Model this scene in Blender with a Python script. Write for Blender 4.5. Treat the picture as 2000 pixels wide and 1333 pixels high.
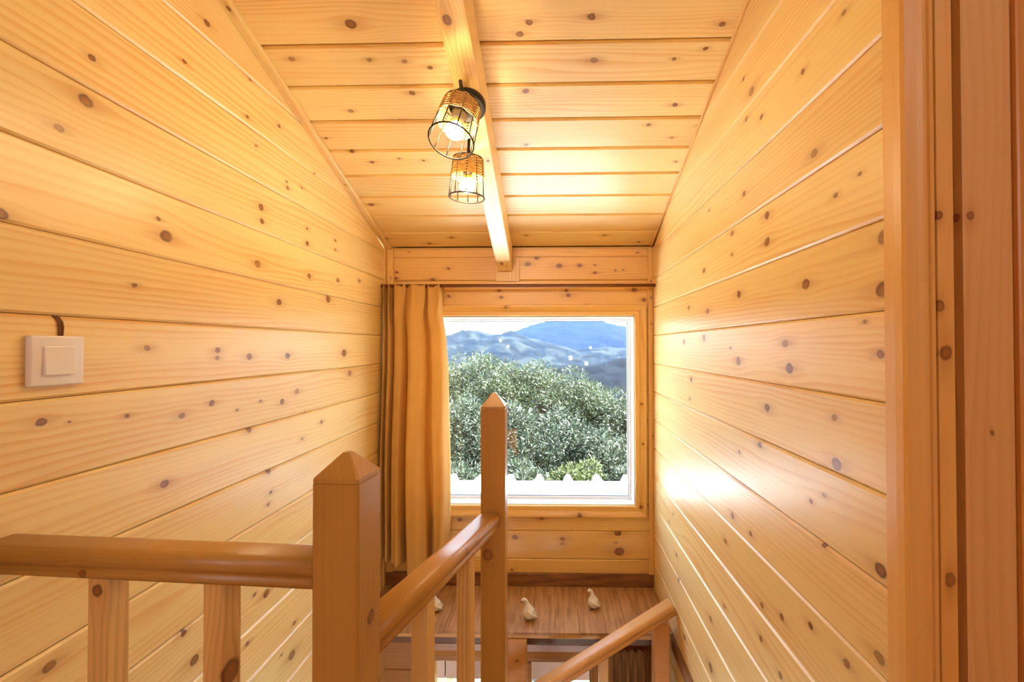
import bpy, bmesh, math, random
import numpy as np
from mathutils import Matrix, Vector

for _o in list(bpy.data.objects):
    bpy.data.objects.remove(_o, do_unlink=True)
SC = bpy.context.scene
COL = SC.collection
R = math.radians

# ------------------------------------------------------------------ camera
EYE = 1.35
cam_d = bpy.data.cameras.new('camera')
cam = bpy.data.objects.new('camera', cam_d)
COL.objects.link(cam)
cam_d.sensor_width = 36.0
cam_d.lens = 880.0 / 2000.0 * 36.0
cam_d.shift_x = -58.66 / 2000.0
cam_d.clip_start = 0.02
cam_d.clip_end = 6000
cam.matrix_world = (Matrix.Translation((0, 0, EYE)) @ Matrix.Rotation(R(1.3208), 4, 'Z')
                    @ Matrix.Rotation(R(90 + 0.6605), 4, 'X') @ Matrix.Rotation(R(-0.0805), 4, 'Z'))
SC.camera = cam

# ------------------------------------------------------------------ view, world, sun, fill lights
vs = SC.view_settings
vs.view_transform = 'Standard'
vs.look = 'None'
vs.gamma = 1.0
vs.use_curve_mapping = False
vs.exposure = 1.55
SC.display_settings.display_device = 'sRGB'

world = bpy.data.worlds.new('sky')
SC.world = world
world.use_nodes = True
wn = world.node_tree
wn.nodes.clear()
w_out = wn.nodes.new('ShaderNodeOutputWorld')
w_bg = wn.nodes.new('ShaderNodeBackground')
w_tc = wn.nodes.new('ShaderNodeTexCoord')
w_sep = wn.nodes.new('ShaderNodeSeparateXYZ')
w_ramp = wn.nodes.new('ShaderNodeValToRGB')
w_ramp.color_ramp.elements[0].position = 0.0
w_ramp.color_ramp.elements[0].color = (0.74, 0.87, 1.0, 1)
w_ramp.color_ramp.elements[1].position = 0.75
w_ramp.color_ramp.elements[1].color = (0.30, 0.48, 0.80, 1)
wn.links.new(w_tc.outputs['Generated'], w_sep.inputs[0])
wn.links.new(w_sep.outputs['Z'], w_ramp.inputs[0])
wn.links.new(w_ramp.outputs[0], w_bg.inputs[0])
wn.links.new(w_bg.outputs[0], w_out.inputs[0])
w_bg.inputs[1].default_value = 2.8

def light(name, kind, loc, energy, color=(1, 1, 1), direction=None, **kw):
    d = bpy.data.lights.new(name, kind)
    d.energy = energy
    d.color = color
    for k, v in kw.items():
        setattr(d, k, v)
    o = bpy.data.objects.new(name, d)
    COL.objects.link(o)
    o.location = loc
    if direction is not None:
        o.rotation_euler = Vector(direction).to_track_quat('-Z', 'Y').to_euler()
    return o

light('sun', 'SUN', (20, -5, 40), 25.0, (1.0, 0.99, 0.985), (-0.55, 0.12, -0.82), angle=R(0.53))
# added soft fill from behind the photographer, placed at an invented rear window
light('rear_fill', 'AREA', (-0.1, -3.13, 2.46), 1.0, (0.96, 0.98, 1.0), (0, 1, -0.35),
      shape='RECTANGLE', size=1.2, size_y=0.8)
# added cool fill for the lower walls, at an invented door on the floor below
light('ground_floor_fill', 'AREA', (-0.17, -3.12, -1.4), 18.0, (0.84, 0.92, 1.0), (0, 1, 0.25),
      shape='RECTANGLE', size=1.1, size_y=1.7)

SC.cycles.max_bounces = 8
SC.cycles.diffuse_bounces = 4
SC.cycles.adaptive_threshold = 0.04
SC.cycles.transparent_max_bounces = 16
SC.cycles.use_denoising = True
SC.cycles.sample_clamp_indirect = 8.0
SC.cycles.caustics_reflective = False
SC.cycles.caustics_refractive = False

# ------------------------------------------------------------------ materials
def lin(r, g, b):
    f = lambda c: (c / 255 / 12.92) if c / 255 <= 0.04045 else ((c / 255 + 0.055) / 1.055) ** 2.4
    return (f(r), f(g), f(b), 1.0)

class NT:
    """small helper to write node trees as expressions"""
    def __init__(self, tree):
        self.t = tree
    def new(self, kind, **kw):
        n = self.t.nodes.new(kind)
        for k, v in kw.items():
            setattr(n, k, v)
        return n
    def put(self, sock, v):
        if hasattr(v, 'is_output') or isinstance(v, bpy.types.NodeSocket):
            self.t.links.new(v, sock)
        elif v is not None:
            sock.default_value = v
    def m(self, op, a, b=None, c=None, clamp=False):
        n = self.new('ShaderNodeMath', operation=op, use_clamp=clamp)
        for i, v in enumerate((a, b, c)):
            if v is not None:
                self.put(n.inputs[i], v)
        return n.outputs[0]
    def smooth(self, x, lo, hi, a=0.0, b=1.0):
        n = self.new('ShaderNodeMapRange', interpolation_type='SMOOTHSTEP')
        for i, v in enumerate((x, lo, hi, a, b)):
            self.put(n.inputs[i], v)
        return n.outputs[0]
    def vec(self, x, y, z):
        n = self.new('ShaderNodeCombineXYZ')
        for i, v in enumerate((x, y, z)):
            self.put(n.inputs[i], v)
        return n.outputs[0]
    def noise(self, v, scale, detail=2.0, rough=0.5):
        n = self.new('ShaderNodeTexNoise')
        self.put(n.inputs['Vector'], v)
        n.inputs['Scale'].default_value = scale
        n.inputs['Detail'].default_value = detail
        n.inputs['Roughness'].default_value = rough
        return n.outputs['Fac']
    def mix(self, f, a, b, mode='MIX'):
        n = self.new('ShaderNodeMix', data_type='RGBA', blend_type=mode)
        self.put(n.inputs[0], f)
        self.put(n.inputs[6], a)
        self.put(n.inputs[7], b)
        return n.outputs[2]

def base_mat(name):
    m = bpy.data.materials.new(name)
    m.use_nodes = True
    m.node_tree.nodes.clear()
    nt = NT(m.node_tree)
    out = nt.new('ShaderNodeOutputMaterial')
    b = nt.new('ShaderNodeBsdfPrincipled')
    m.node_tree.links.new(b.outputs[0], out.inputs[0])
    return m, nt, b, out

def plain(name, col, rough=0.5, metal=0.0, var=0.08, scale=30.0, **kw):
    m, nt, b, out = base_mat(name)
    tc = nt.new('ShaderNodeTexCoord')
    n = nt.noise(tc.outputs['Object'], scale, 3.0)
    d = tuple(c * (1 - var) for c in col[:3]) + (1,)
    nt.put(b.inputs['Base Color'], nt.mix(n, col, d))
    b.inputs['Roughness'].default_value = rough
    b.inputs['Metallic'].default_value = metal
    for k, v in kw.items():
        b.inputs[k].default_value = v
    return m

# one knot: bends the grain coordinate around it, adds its mask and its stained halo
def knot_group():
    g = bpy.data.node_groups.new('pine_knot', 'ShaderNodeTree')
    for s in ('U', 'V', 'KU', 'KV', 'KR', 'G', 'M', 'H', 'D'):
        g.interface.new_socket(s, in_out='INPUT', socket_type='NodeSocketFloat')
    for s in ('G', 'M', 'H', 'D'):
        g.interface.new_socket(s, in_out='OUTPUT', socket_type='NodeSocketFloat')
    nt = NT(g)
    i = nt.new('NodeGroupInput').outputs
    o = nt.new('NodeGroupOutput').inputs
    dv0 = nt.m('SUBTRACT', i['V'], i['KV'])
    du = nt.m('DIVIDE', nt.m('SUBTRACT', i['U'], i['KU']), nt.m('MULTIPLY', i['KR'], 1.25))
    dv = nt.m('DIVIDE', dv0, i['KR'])
    du2, dv2 = nt.m('MULTIPLY', du, du), nt.m('MULTIPLY', dv, dv)
    d2 = nt.m('ADD', du2, dv2)
    d = nt.m('SQRT', d2)
    w = nt.m('EXPONENT', nt.m('MULTIPLY', nt.m('ADD', nt.m('MULTIPLY', du2, 0.06), nt.m('MULTIPLY', dv2, 0.16)), -1.0))
    nt.put(o['G'], nt.m('SUBTRACT', i['G'], nt.m('MULTIPLY', nt.m('MULTIPLY', dv0, w), 0.8)))
    nt.put(o['M'], nt.m('MAXIMUM', i['M'], nt.smooth(d, 1.25, 0.78)))
    h = nt.m('EXPONENT', nt.m('MULTIPLY', nt.m('ADD', nt.m('MULTIPLY', du2, 0.10), nt.m('MULTIPLY', dv2, 0.45)), -1.0))
    nt.put(o['H'], nt.m('MAXIMUM', i['H'], h))
    nt.put(o['D'], nt.m('MINIMUM', i['D'], d))
    return g

KNOT = knot_group()
_seed = [0]

PINE_L = lin(248, 216, 147)
PINE_D = lin(228, 163, 79)

def pine(knots=(), light_c=None, dark_c=None, rough=0.36, contrast=1.0, rings=70.0, amp=2.6, stain=1.0):
    """varnished knotty pine; grain runs along local X, knots = [(x, y, radius)] on the face"""
    _seed[0] += 1
    sd = _seed[0]
    rr = random.Random(sd * 77 + 5)
    lc = list(light_c or PINE_L)
    dc = list(dark_c or PINE_D)
    t = 1.0 + rr.uniform(-0.07, 0.05)
    warm = rr.uniform(-0.05, 0.05)
    lc = (lc[0] * t, lc[1] * t * (1 - warm * 0.5), lc[2] * t * (1 - warm), 1)
    dc = (dc[0] * t, dc[1] * t * (1 - warm * 0.5), dc[2] * t * (1 - warm), 1)
    m, nt, b, out = base_mat('pine')
    tc = nt.new('ShaderNodeTexCoord')
    sep = nt.new('ShaderNodeSeparateXYZ')
    m.node_tree.links.new(tc.outputs['Object'], sep.inputs[0])
    u, v0, n0 = sep.outputs
    # wobble so that no knot is a perfect ellipse
    v = nt.m('ADD', v0, nt.m('MULTIPLY', n0, 0.8))
    wob = nt.noise(nt.vec(nt.m('ADD', u, sd * 3.1), v, sd * 1.7), 55.0, 1.0)
    wv = nt.m('MULTIPLY', nt.m('SUBTRACT', wob, 0.5), 0.006)
    ku, kv = nt.m('ADD', u, wv), nt.m('ADD', v, wv)
    G, M, H, D = v, 0.0, 0.0, 9.0
    for (x, y, r) in knots:
        r = r * 0.85
        n = nt.new('ShaderNodeGroup', node_tree=KNOT)
        for s, val in (('U', ku), ('V', kv), ('KU', x), ('KV', y), ('KR', r), ('G', G), ('M', M), ('H', H), ('D', D)):
            nt.put(n.inputs[s], val)
        G, M, H, D = (n.outputs[s] for s in 'GMHD')
    lowv = nt.vec(nt.m('ADD', nt.m('MULTIPLY', u, 0.75), sd * 1.37), nt.m('MULTIPLY', G, 6.0), sd * 0.71)
    low = nt.noise(lowv, 1.6, 1.5, 0.45)
    f = nt.m('ADD', nt.m('MULTIPLY', G, rings * rr.uniform(0.7, 1.3)), nt.m('MULTIPLY', low, amp * rr.uniform(1.6, 2.8)))
    fr = nt.m('FRACT', f)
    late = nt.m('MULTIPLY', nt.smooth(fr, 0.30, 0.92), nt.smooth(fr, 1.0, 0.93))
    fib = nt.noise(nt.vec(nt.m('MULTIPLY', u, 3.0), nt.m('MULTIPLY', G, 260.0), sd * 0.3), 1.0, 2.0)
    broad = nt.noise(nt.vec(nt.m('ADD', u, sd * 0.9), nt.m('MULTIPLY', v, 9.0), sd * 2.3), 1.3, 2.0)
    fac = nt.m('MULTIPLY', late, nt.smooth(broad, 0.3, 0.75, 0.12 * contrast, 0.55 * contrast))
    fac = nt.m('ADD', fac, nt.m('MULTIPLY', nt.m('SUBTRACT', fib, 0.42), 0.5 * contrast))
    fac = nt.m('ADD', fac, nt.m('MULTIPLY', nt.m('SUBTRACT', broad, 0.5), 0.55), clamp=True)
    col = nt.mix(fac, lc, dc)
    if len(knots):
        hf = nt.m('MULTIPLY', nt.m('MULTIPLY', H, nt.m('ADD', 0.25, fib)), 0.55 * stain, clamp=True)
        col = nt.mix(hf, col, lin(176, 104, 38))
        rg_ = nt.m('MULTIPLY', nt.m('SINE', nt.m('MULTIPLY', D, 17.0)), 0.16)
        kin = nt.m('ADD', nt.m('ADD', 0.2, rg_), nt.m('MULTIPLY', nt.smooth(D, 0.35, 0.92), 0.8), clamp=True)
        kcol = nt.mix(kin, lin(160, 92, 40), lin(98, 52, 22))
        fade = nt.noise(nt.vec(nt.m('ADD', u, sd * 2.1), v, 0.0), 14.0, 1.0)
        col = nt.mix(nt.m('MULTIPLY', M, nt.smooth(fade, 0.3, 0.6, 0.6, 0.95)), col, kcol)
    nt.put(b.inputs['Base Color'], col)
    nt.put(b.inputs['Roughness'], nt.m('ADD', rough - 0.05, nt.m('MULTIPLY', fib, 0.10)))
    bump = nt.new('ShaderNodeBump')
    bump.inputs['Strength'].default_value = 0.3
    bump.inputs['Distance'].default_value = 0.002
    nt.put(bump.inputs['Height'], nt.noise(nt.vec(nt.m('MULTIPLY', u, 1.5), nt.m('MULTIPLY', v0, 14.0), sd * 1.1), 1.6, 0.0))
    m.node_tree.links.new(bump.outputs[0], b.inputs['Normal'])
    b.inputs['IOR'].default_value = 1.62
    return m

def rand_knots(length0, length1, half, n, r0=0.004, r1=0.009, seed=0):
    rr = random.Random(seed + 991)
    return [(rr.uniform(length0, length1), rr.uniform(-half, half), rr.uniform(r0, r1)) for _ in range(n)]

def laminate(name, light_c, dark_c, along='Y'):
    m, nt, b, out = base_mat(name)
    tc = nt.new('ShaderNodeTexCoord')
    oi = nt.new('ShaderNodeObjectInfo')
    sep = nt.new('ShaderNodeSeparateXYZ')
    m.node_tree.links.new(tc.outputs['Object'], sep.inputs[0])
    x, y, z = sep.outputs
    if along == 'Y':
        x, y = y, x
    off = nt.m('MULTIPLY', oi.outputs['Random'], 40.0)
    n1 = nt.noise(nt.vec(nt.m('ADD', nt.m('MULTIPLY', x, 5.0), off), nt.m('MULTIPLY', y, 55.0), z), 1.0, 4.0, 0.6)
    n2 = nt.noise(nt.vec(nt.m('ADD', nt.m('MULTIPLY', x, 8.0), off), nt.m('MULTIPLY', y, 300.0), z), 1.0, 2.0)
    n3 = nt.noise(nt.vec(nt.m('ADD', x, off), y, z), 9.0, 2.0)
    f = nt.m('ADD', nt.smooth(n1, 0.35, 0.68), nt.m('MULTIPLY', nt.m('SUBTRACT', n2, 0.5), 0.9))
    f = nt.m('ADD', f, nt.m('MULTIPLY', nt.m('SUBTRACT', n3, 0.5), 0.8), clamp=True)
    nt.put(b.inputs['Base Color'], nt.mix(f, light_c, dark_c))
    b.inputs['Roughness'].default_value = 0.33
    return m

def glass_mat():
    m, nt, b, out = base_mat('window_glass')
    m.node_tree.nodes.remove(b)
    # Schlick reflectance, the same from both faces of the pane
    geo = nt.new('ShaderNodeNewGeometry')
    dt = nt.new('ShaderNodeVectorMath', operation='DOT_PRODUCT')
    nt.put(dt.inputs[0], geo.outputs['Incoming'])
    nt.put(dt.inputs[1], geo.outputs['Normal'])
    cs = nt.m('ABSOLUTE', dt.outputs['Value'])
    fr = nt.m('MULTIPLY_ADD', nt.m('POWER', nt.m('SUBTRACT', 1.0, cs), 5.0), 0.95, 0.03)
    tr = nt.new('ShaderNodeBsdfTransparent')
    tr.inputs[0].default_value = (0.97, 0.985, 0.98, 1)
    gl = nt.new('ShaderNodeBsdfGlossy')
    gl.inputs['Roughness'].default_value = 0.02
    mx = nt.new('ShaderNodeMixShader')
    nt.put(mx.inputs[0], fr)
    nt.put(mx.inputs[1], tr.outputs[0])
    nt.put(mx.inputs[2], gl.outputs[0])
    nt.put(out.inputs[0], mx.outputs[0])
    return m

def cloth_mat(name, col, dark, trans=0.3):
    m, nt, b, out = base_mat(name)
    tc = nt.new('ShaderNodeTexCoord')
    n = nt.noise(tc.outputs['Object'], 12.0, 3.0)
    w = nt.noise(tc.outputs['Object'], 700.0, 1.0)
    c = nt.mix(nt.m('MULTIPLY', nt.m('ADD', n, w), 0.5), col, dark)
    nt.put(b.inputs['Base Color'], c)
    b.inputs['Roughness'].default_value = 0.85
    b.inputs['Specular IOR Level'].default_value = 0.15
    tl = nt.new('ShaderNodeBsdfTranslucent')
    nt.put(tl.inputs[0], c)
    mx = nt.new('ShaderNodeMixShader')
    mx.inputs[0].default_value = trans
    nt.put(mx.inputs[1], b.outputs[0])
    nt.put(mx.inputs[2], tl.outputs[0])
    nt.put(out.inputs[0], mx.outputs[0])
    return m

def leaf_mat(name, a, bcol, pale):
    m, nt, b, out = base_mat(name)
    g = nt.new('ShaderNodeNewGeometry')
    r = g.outputs['Random Per Island']
    c = nt.mix(nt.smooth(r, 0.0, 0.7), a, bcol)
    c = nt.mix(nt.smooth(r, 0.75, 0.85), c, pale)
    nt.put(b.inputs['Base Color'], c)
    b.inputs['Roughness'].default_value = 0.45
    tl = nt.new('ShaderNodeBsdfTranslucent')
    nt.put(tl.inputs[0], c)
    mx = nt.new('ShaderNodeMixShader')
    mx.inputs[0].default_value = 0.25
    nt.put(mx.inputs[1], b.outputs[0])
    nt.put(mx.inputs[2], tl.outputs[0])
    nt.put(out.inputs[0], mx.outputs[0])
    return m

def ground_mat(name, a, bcol, scale, detail=6.0, c3=None):
    m, nt, b, out = base_mat(name)
    tc = nt.new('ShaderNodeTexCoord')
    n = nt.noise(tc.outputs['Object'], scale, detail, 0.65)
    col = nt.mix(nt.smooth(n, 0.4, 0.62), a, bcol)
    if c3:
        n2 = nt.noise(tc.outputs['Object'], scale * 0.17, 3.0, 0.6)
        col = nt.mix(nt.smooth(n2, 0.5, 0.62), col, c3)
    nt.put(b.inputs['Base Color'], col)
    b.inputs['Roughness'].default_value = 0.95
    b.inputs['Specular IOR Level'].default_value = 0.1
    return m

def emit_mat(name, col, strength):
    m, nt, b, out = base_mat(name)
    b.inputs['Base Color'].default_value = (1, 0.95, 0.85, 1)
    b.inputs['Emission Color'].default_value = col
    b.inputs['Emission Strength'].default_value = strength
    return m

GLASS = glass_mat()
BLACK = plain('black_metal', lin(34, 30, 28), 0.38, 0.3)
WIRE = plain('dark_wire', lin(46, 38, 32), 0.45, 0.4)
WICKER = plain('woven_rattan', lin(222, 172, 92), 0.6, var=0.35, scale=160.0)
WHITE_PLASTIC = plain('white_plastic', lin(236, 226, 222), 0.22, var=0.02)
WHITE_FRAME = plain('white_window_paint', lin(248, 247, 246), 0.3, var=0.03)
GASKET = plain('grey_gasket', lin(110, 108, 106), 0.6)
ROD = plain('brown_rod', lin(128, 72, 34), 0.4, var=0.2)
CABLE = plain('brown_cable', lin(140, 88, 40), 0.6, var=0.4, scale=120)
CERAMIC = plain('white_ceramic', lin(240, 228, 208), 0.35, var=0.12, scale=60)
BEAK = plain('brown_beak', lin(150, 84, 50), 0.5)
FEET = plain('rusty_feet', lin(150, 74, 40), 0.6)
METAL_ROOF = plain('white_roof_sheet', lin(236, 238, 240), 0.35, var=0.04, scale=6)
CURTAIN = cloth_mat('ochre_curtain', lin(240, 198, 124), lin(224, 174, 96), 0.3)
CURTAIN_D = cloth_mat('brown_curtain', lin(166, 116, 68), lin(134, 88, 48), 0.15)
LAM = laminate('oak_laminate', lin(190, 144, 98), lin(154, 108, 66))
LAM_X = laminate('oak_laminate_skirting', lin(152, 100, 58), lin(112, 70, 38), 'X')

# ------------------------------------------------------------------ geometry helpers
def mesh_obj(name, verts, faces, mat, parent=None, matrix=None, smooth=False):
    me = bpy.data.meshes.new(name)
    me.from_pydata([tuple(v) for v in verts], [], faces)
    me.update()
    if mat:
        me.materials.append(mat)
    if smooth:
        me.polygons.foreach_set('use_smooth', [True] * len(me.polygons))
    o = bpy.data.objects.new(name, me)
    COL.objects.link(o)
    if matrix is not None:
        o.matrix_world = matrix
    attach(o, parent)
    return o

def attach(o, parent):
    if parent is None:
        return
    o.parent = parent
    o.matrix_parent_inverse = world_of(parent).inverted()

def world_of(o):
    if o.parent is None:
        return o.matrix_basis.copy()
    return world_of(o.parent) @ o.matrix_parent_inverse @ o.matrix_basis

def tag(o, label=None, cat=None, group=None, kind=None):
    if label: o['label'] = label
    if cat: o['category'] = cat
    if group: o['group'] = group
    if kind: o['kind'] = kind
    return o

def thing(name, loc, label, cat, group=None):
    o = bpy.data.objects.new(name, None)
    o.empty_display_size = 0.05
    COL.objects.link(o)
    o.location = loc
    return tag(o, label, cat, group)

def basis(origin, U, V, N):
    M = Matrix.Identity(4)
    for i, a in enumerate((U, V, N)):
        M[0][i], M[1][i], M[2][i] = a
    M[0][3], M[1][3], M[2][3] = origin
    return M

def fix_normals(o):
    bm = bmesh.new()
    bm.from_mesh(o.data)
    bmesh.ops.recalc_face_normals(bm, faces=bm.faces)
    bm.to_mesh(o.data)
    bm.free()
    return o

def bevel(o, w, seg=1):
    bm = bmesh.new()
    bm.from_mesh(o.data)
    bmesh.ops.bevel(bm, geom=list(bm.edges), offset=w, segments=seg, affect='EDGES', profile=0.6)
    bmesh.ops.recalc_face_normals(bm, faces=bm.faces)
    bm.to_mesh(o.data)
    bm.free()
    return o

BOXF = [(0, 3, 2, 1), (4, 5, 6, 7), (0, 1, 5, 4), (1, 2, 6, 5), (2, 3, 7, 6), (3, 0, 4, 7)]
def box(name, lo, hi, mat, parent=None, bev=0.0, matrix=None, seg=1):
    """box with its origin at its centre unless a matrix is given"""
    lo, hi = Vector(lo), Vector(hi)
    c = (lo + hi) / 2 if matrix is None else Vector((0, 0, 0))
    a, b = lo - c, hi - c
    vs_ = [(a.x, a.y, a.z), (b.x, a.y, a.z), (b.x, b.y, a.z), (a.x, b.y, a.z),
           (a.x, a.y, b.z), (b.x, a.y, b.z), (b.x, b.y, b.z), (a.x, b.y, b.z)]
    o = mesh_obj(name, vs_, BOXF, mat, None, matrix if matrix is not None else Matrix.Translation(c))
    if bev:
        bevel(o, bev, seg)
    attach(o, parent)
    return o

def prism(name, prof, x0, x1, mat, matrix, parent=None, smooth=False, ends=None):
    """profile [(y, z)] swept along local X from x0 to x1; ends(y, z) may shift both ends (mitres)"""
    n = len(prof)
    vs_ = []
    for k, x in enumerate((x0, x1)):
        for (y, z) in prof:
            vs_.append((x + (ends(k, y, z) if ends else 0.0), y, z))
    fs = [(i, (i + 1) % n, n + (i + 1) % n, n + i) for i in range(n)]
    fs += [tuple(range(n))[::-1], tuple(range(n, 2 * n))]
    o = mesh_obj(name, vs_, fs, mat, None, matrix)
    fix_normals(o)
    if smooth:
        o.data.polygons.foreach_set('use_smooth', [len(p.vertices) == 4 for p in o.data.polygons])
    attach(o, parent)
    return o

def along(p0, p1, up=(0, 0, 1)):
    """matrix whose X runs from p0 to p1, Z close to up"""
    p0, p1, up = Vector(p0), Vector(p1), Vector(up)
    x = (p1 - p0).normalized()
    y = up.cross(x).normalized()
    z = x.cross(y)
    return basis(p0, x, y, z), (p1 - p0).length

def tube_data(path, radii, seg=10, caps=True):
    path = [Vector(p) for p in path]
    if not hasattr(radii, '__len__'):
        radii = [radii] * len(path)
    vs_, fs = [], []
    ref = None
    for i, p in enumerate(path):
        t = (path[min(i + 1, len(path) - 1)] - path[max(i - 1, 0)]).normalized()
        if ref is None:
            ref = Vector((0, 0, 1)) if abs(t.z) < 0.9 else Vector((1, 0, 0))
        a = (ref - t * ref.dot(t)).normalized()
        ref = a
        b = t.cross(a)
        for k in range(seg):
            an = 2 * math.pi * k / seg
            vs_.append(p + (a * math.cos(an) + b * math.sin(an)) * radii[i])
    for i in range(len(path) - 1):
        for k in range(seg):
            k2 = (k + 1) % seg
            fs.append((i * seg + k, i * seg + k2, (i + 1) * seg + k2, (i + 1) * seg + k))
    if caps:
        fs.append(tuple(range(seg))[::-1])
        fs.append(tuple(range((len(path) - 1) * seg, len(path) * seg)))
    return vs_, fs

def tube(name, path, radii, mat, parent=None, seg=10, matrix=None, smooth=True, caps=True):
    vs_, fs = tube_data(path, radii, seg, caps)
    o = mesh_obj(name, vs_, fs, mat, None, matrix, smooth)
    if smooth and caps:
        for p in o.data.polygons:
            if len(p.vertices) > 4: p.use_smooth = False
    attach(o, parent)
    return o

def ring(name, c, r, axis, wire, mat, parent=None, seg=28, matrix=None):
    q = Vector(axis).to_track_quat('Z', 'Y')
    vs_, fs = [], []
    ws = 6
    for i in range(seg):
        an = 2 * math.pi * i / seg
        rad = Vector((math.cos(an), math.sin(an), 0))
        for k in range(ws):
            b = 2 * math.pi * k / ws
            p = rad * (r + wire * math.cos(b)) + Vector((0, 0, wire * math.sin(b)))
            vs_.append(Vector(c) + q @ p)
    for i in range(seg):
        for k in range(ws):
            i2, k2 = (i + 1) % seg, (k + 1) % ws
            fs.append((i * ws + k, i2 * ws + k, i2 * ws + k2, i * ws + k2))
    o = mesh_obj(name, vs_, fs, mat, None, matrix, True)
    attach(o, parent)
    return o

def plank(parent, origin, U, V, N, ub, ut, v0, v1, mat, t=0.018, c=0.0045, gap=0.0012, name='plank'):
    """tongue-and-groove board: ub/ut = (start, end) along U at its lower / upper edge; front face at N = 0"""
    vm = (v0 + v1) / 2
    h = (v1 - v0) / 2
    prof = [(-h + gap / 2, -t), (h - gap / 2, -t), (h - gap / 2, -c), (h - gap / 2 - c, 0.0),
            (-h + gap / 2 + c, 0.0), (-h + gap / 2, -c)]
    um = (ub[0] + ub[1]) / 2
    vs_ = []
    for k in (0, 1):
        for (v, n) in prof:
            f = (v + h) / (2 * h)
            vs_.append(((ub[k] * (1 - f) + ut[k] * f) - um, v, n))
    m_ = len(prof)
    fs = [(i, (i + 1) % m_, m_ + (i + 1) % m_, m_ + i) for i in range(m_)]
    fs += [tuple(range(m_))[::-1], tuple(range(m_, 2 * m_))]
    U, V, N = Vector(U), Vector(V), Vector(N)
    o = mesh_obj(name, vs_, fs, mat, None, basis(Vector(origin) + U * um + V * vm, U, V, N))
    fix_normals(o)
    attach(o, parent)
    return o, um, vm

def board(name, p0, p1, width, thick, face, mat, parent=None, bev=0.0015):
    """straight board from p0 to p1 (centre of its front face), front face towards `face`"""
    p0, p1, N = Vector(p0), Vector(p1), Vector(face).normalized()
    U = (p1 - p0).normalized()
    V = N.cross(U)
    L = (p1 - p0).length
    M = basis((p0 + p1) / 2, U, V, N)
    return box(name, (-L / 2, -width / 2, -thick), (L / 2, width / 2, 0), mat, parent, bev, M)

# ------------------------------------------------------------------ room measures (metres)
XL, XR, D = -0.8312, 0.4939, 2.2358          # left wall, right wall, window wall
X2, YB, YR = 1.60, -3.2, 0.6473              # landing: right end, rear wall, near end of the right wall
P, Z0 = 0.138, 1.5405                        # board pitch, height of a reference joint
HC, SL, T = 1.8453, R(18.5775), 0.1331       # ceiling height at the window wall, slope, board pitch
ZLO = -2.45                                  # ground floor
LEDGE, YLF = 0.1708, 1.872                   # ledge top and its front edge
tanS, cosS, sinS = math.tan(SL), math.cos(SL), math.sin(SL)
def ceil_y(z): return D - (z - HC) / tanS    # where the ceiling meets height z
def ceil_z(y): return HC + (D - y) * tanS

KL= [(0.7799, 1.7893, 0.0124), (0.7372, 1.7198, 0.0075), (1.0579, 2.1304, 0.0084), (0.9927, 1.9956, 0.0056), (1.2147, 2.0873, 0.0055), (0.7898, 1.873, 0.0063), (1.3456, 2.021, 0.0061), (1.2032, 1.9778, 0.0055), (0.9493, 1.5879, 0.014), (0.93, 1.6212, 0.0053), (1.2636, 1.7484, 0.0101), (1.2685, 1.7101, 0.0086), (0.6571, 1.5505, 0.0105), (0.8766, 1.4731, 0.005), (1.3503, 1.4845, 0.0107), (1.6505, 1.527, 0.015), (1.2495, 1.5831, 0.0114), (1.5197, 1.5904, 0.0104), (1.7257, 1.6065, 0.0098), (1.9202, 1.6328, 0.0087), (1.5055, 1.75, 0.0051), (1.5059, 1.6996, 0.0086), (1.7039, 1.7567, 0.0058), (1.7041, 1.7213, 0.0058), (1.2399, 1.9141, 0.0042), (1.3866, 1.8669, 0.0047), (1.4732, 1.8782, 0.005), (1.5532, 1.9551, 0.0044), (1.3922, 1.8496, 0.0063), (0.9062, 1.3476, 0.0072), (1.1001, 1.3405, 0.0075), (1.0986, 1.3215, 0.0062), (1.2175, 1.3225, 0.0097), (1.3968, 1.3216, 0.0111), (1.7795, 1.3238, 0.0162), (1.8301, 1.2391, 0.0146), (0.7155, 1.2276, 0.0073), (0.7575, 1.2205, 0.0026), (0.8629, 1.2148, 0.0049), (0.9933, 1.1946, 0.0079), (1.0828, 1.212, 0.0074), (1.1706, 1.1833, 0.004), (1.2663, 1.1946, 0.0043), (1.3686, 1.1806, 0.0093), (1.4489, 1.2039, 0.0099), (1.2193, 1.1218, 0.0083), (1.4981, 1.1285, 0.0051), (0.9493, 1.0559, 0.0097), (1.3053, 0.9847, 0.0089), (1.3154, 0.9201, 0.006), (1.3037, 0.8881, 0.0059), (1.4803, 1.043, 0.0067), (1.606, 1.0778, 0.0073), (0.7315, 0.8223, 0.01), (1.0035, 0.7038, 0.0068), (1.0348, 0.6227, 0.0118), (1.2966, 0.6333, 0.0118), (1.2447, 0.6587, 0.0057), (1.2162, 0.5415, 0.0069), (1.4273, 0.3675, 0.0162), (1.4408, 0.4613, 0.0065), (1.3727, 0.4046, 0.0047)]
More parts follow.
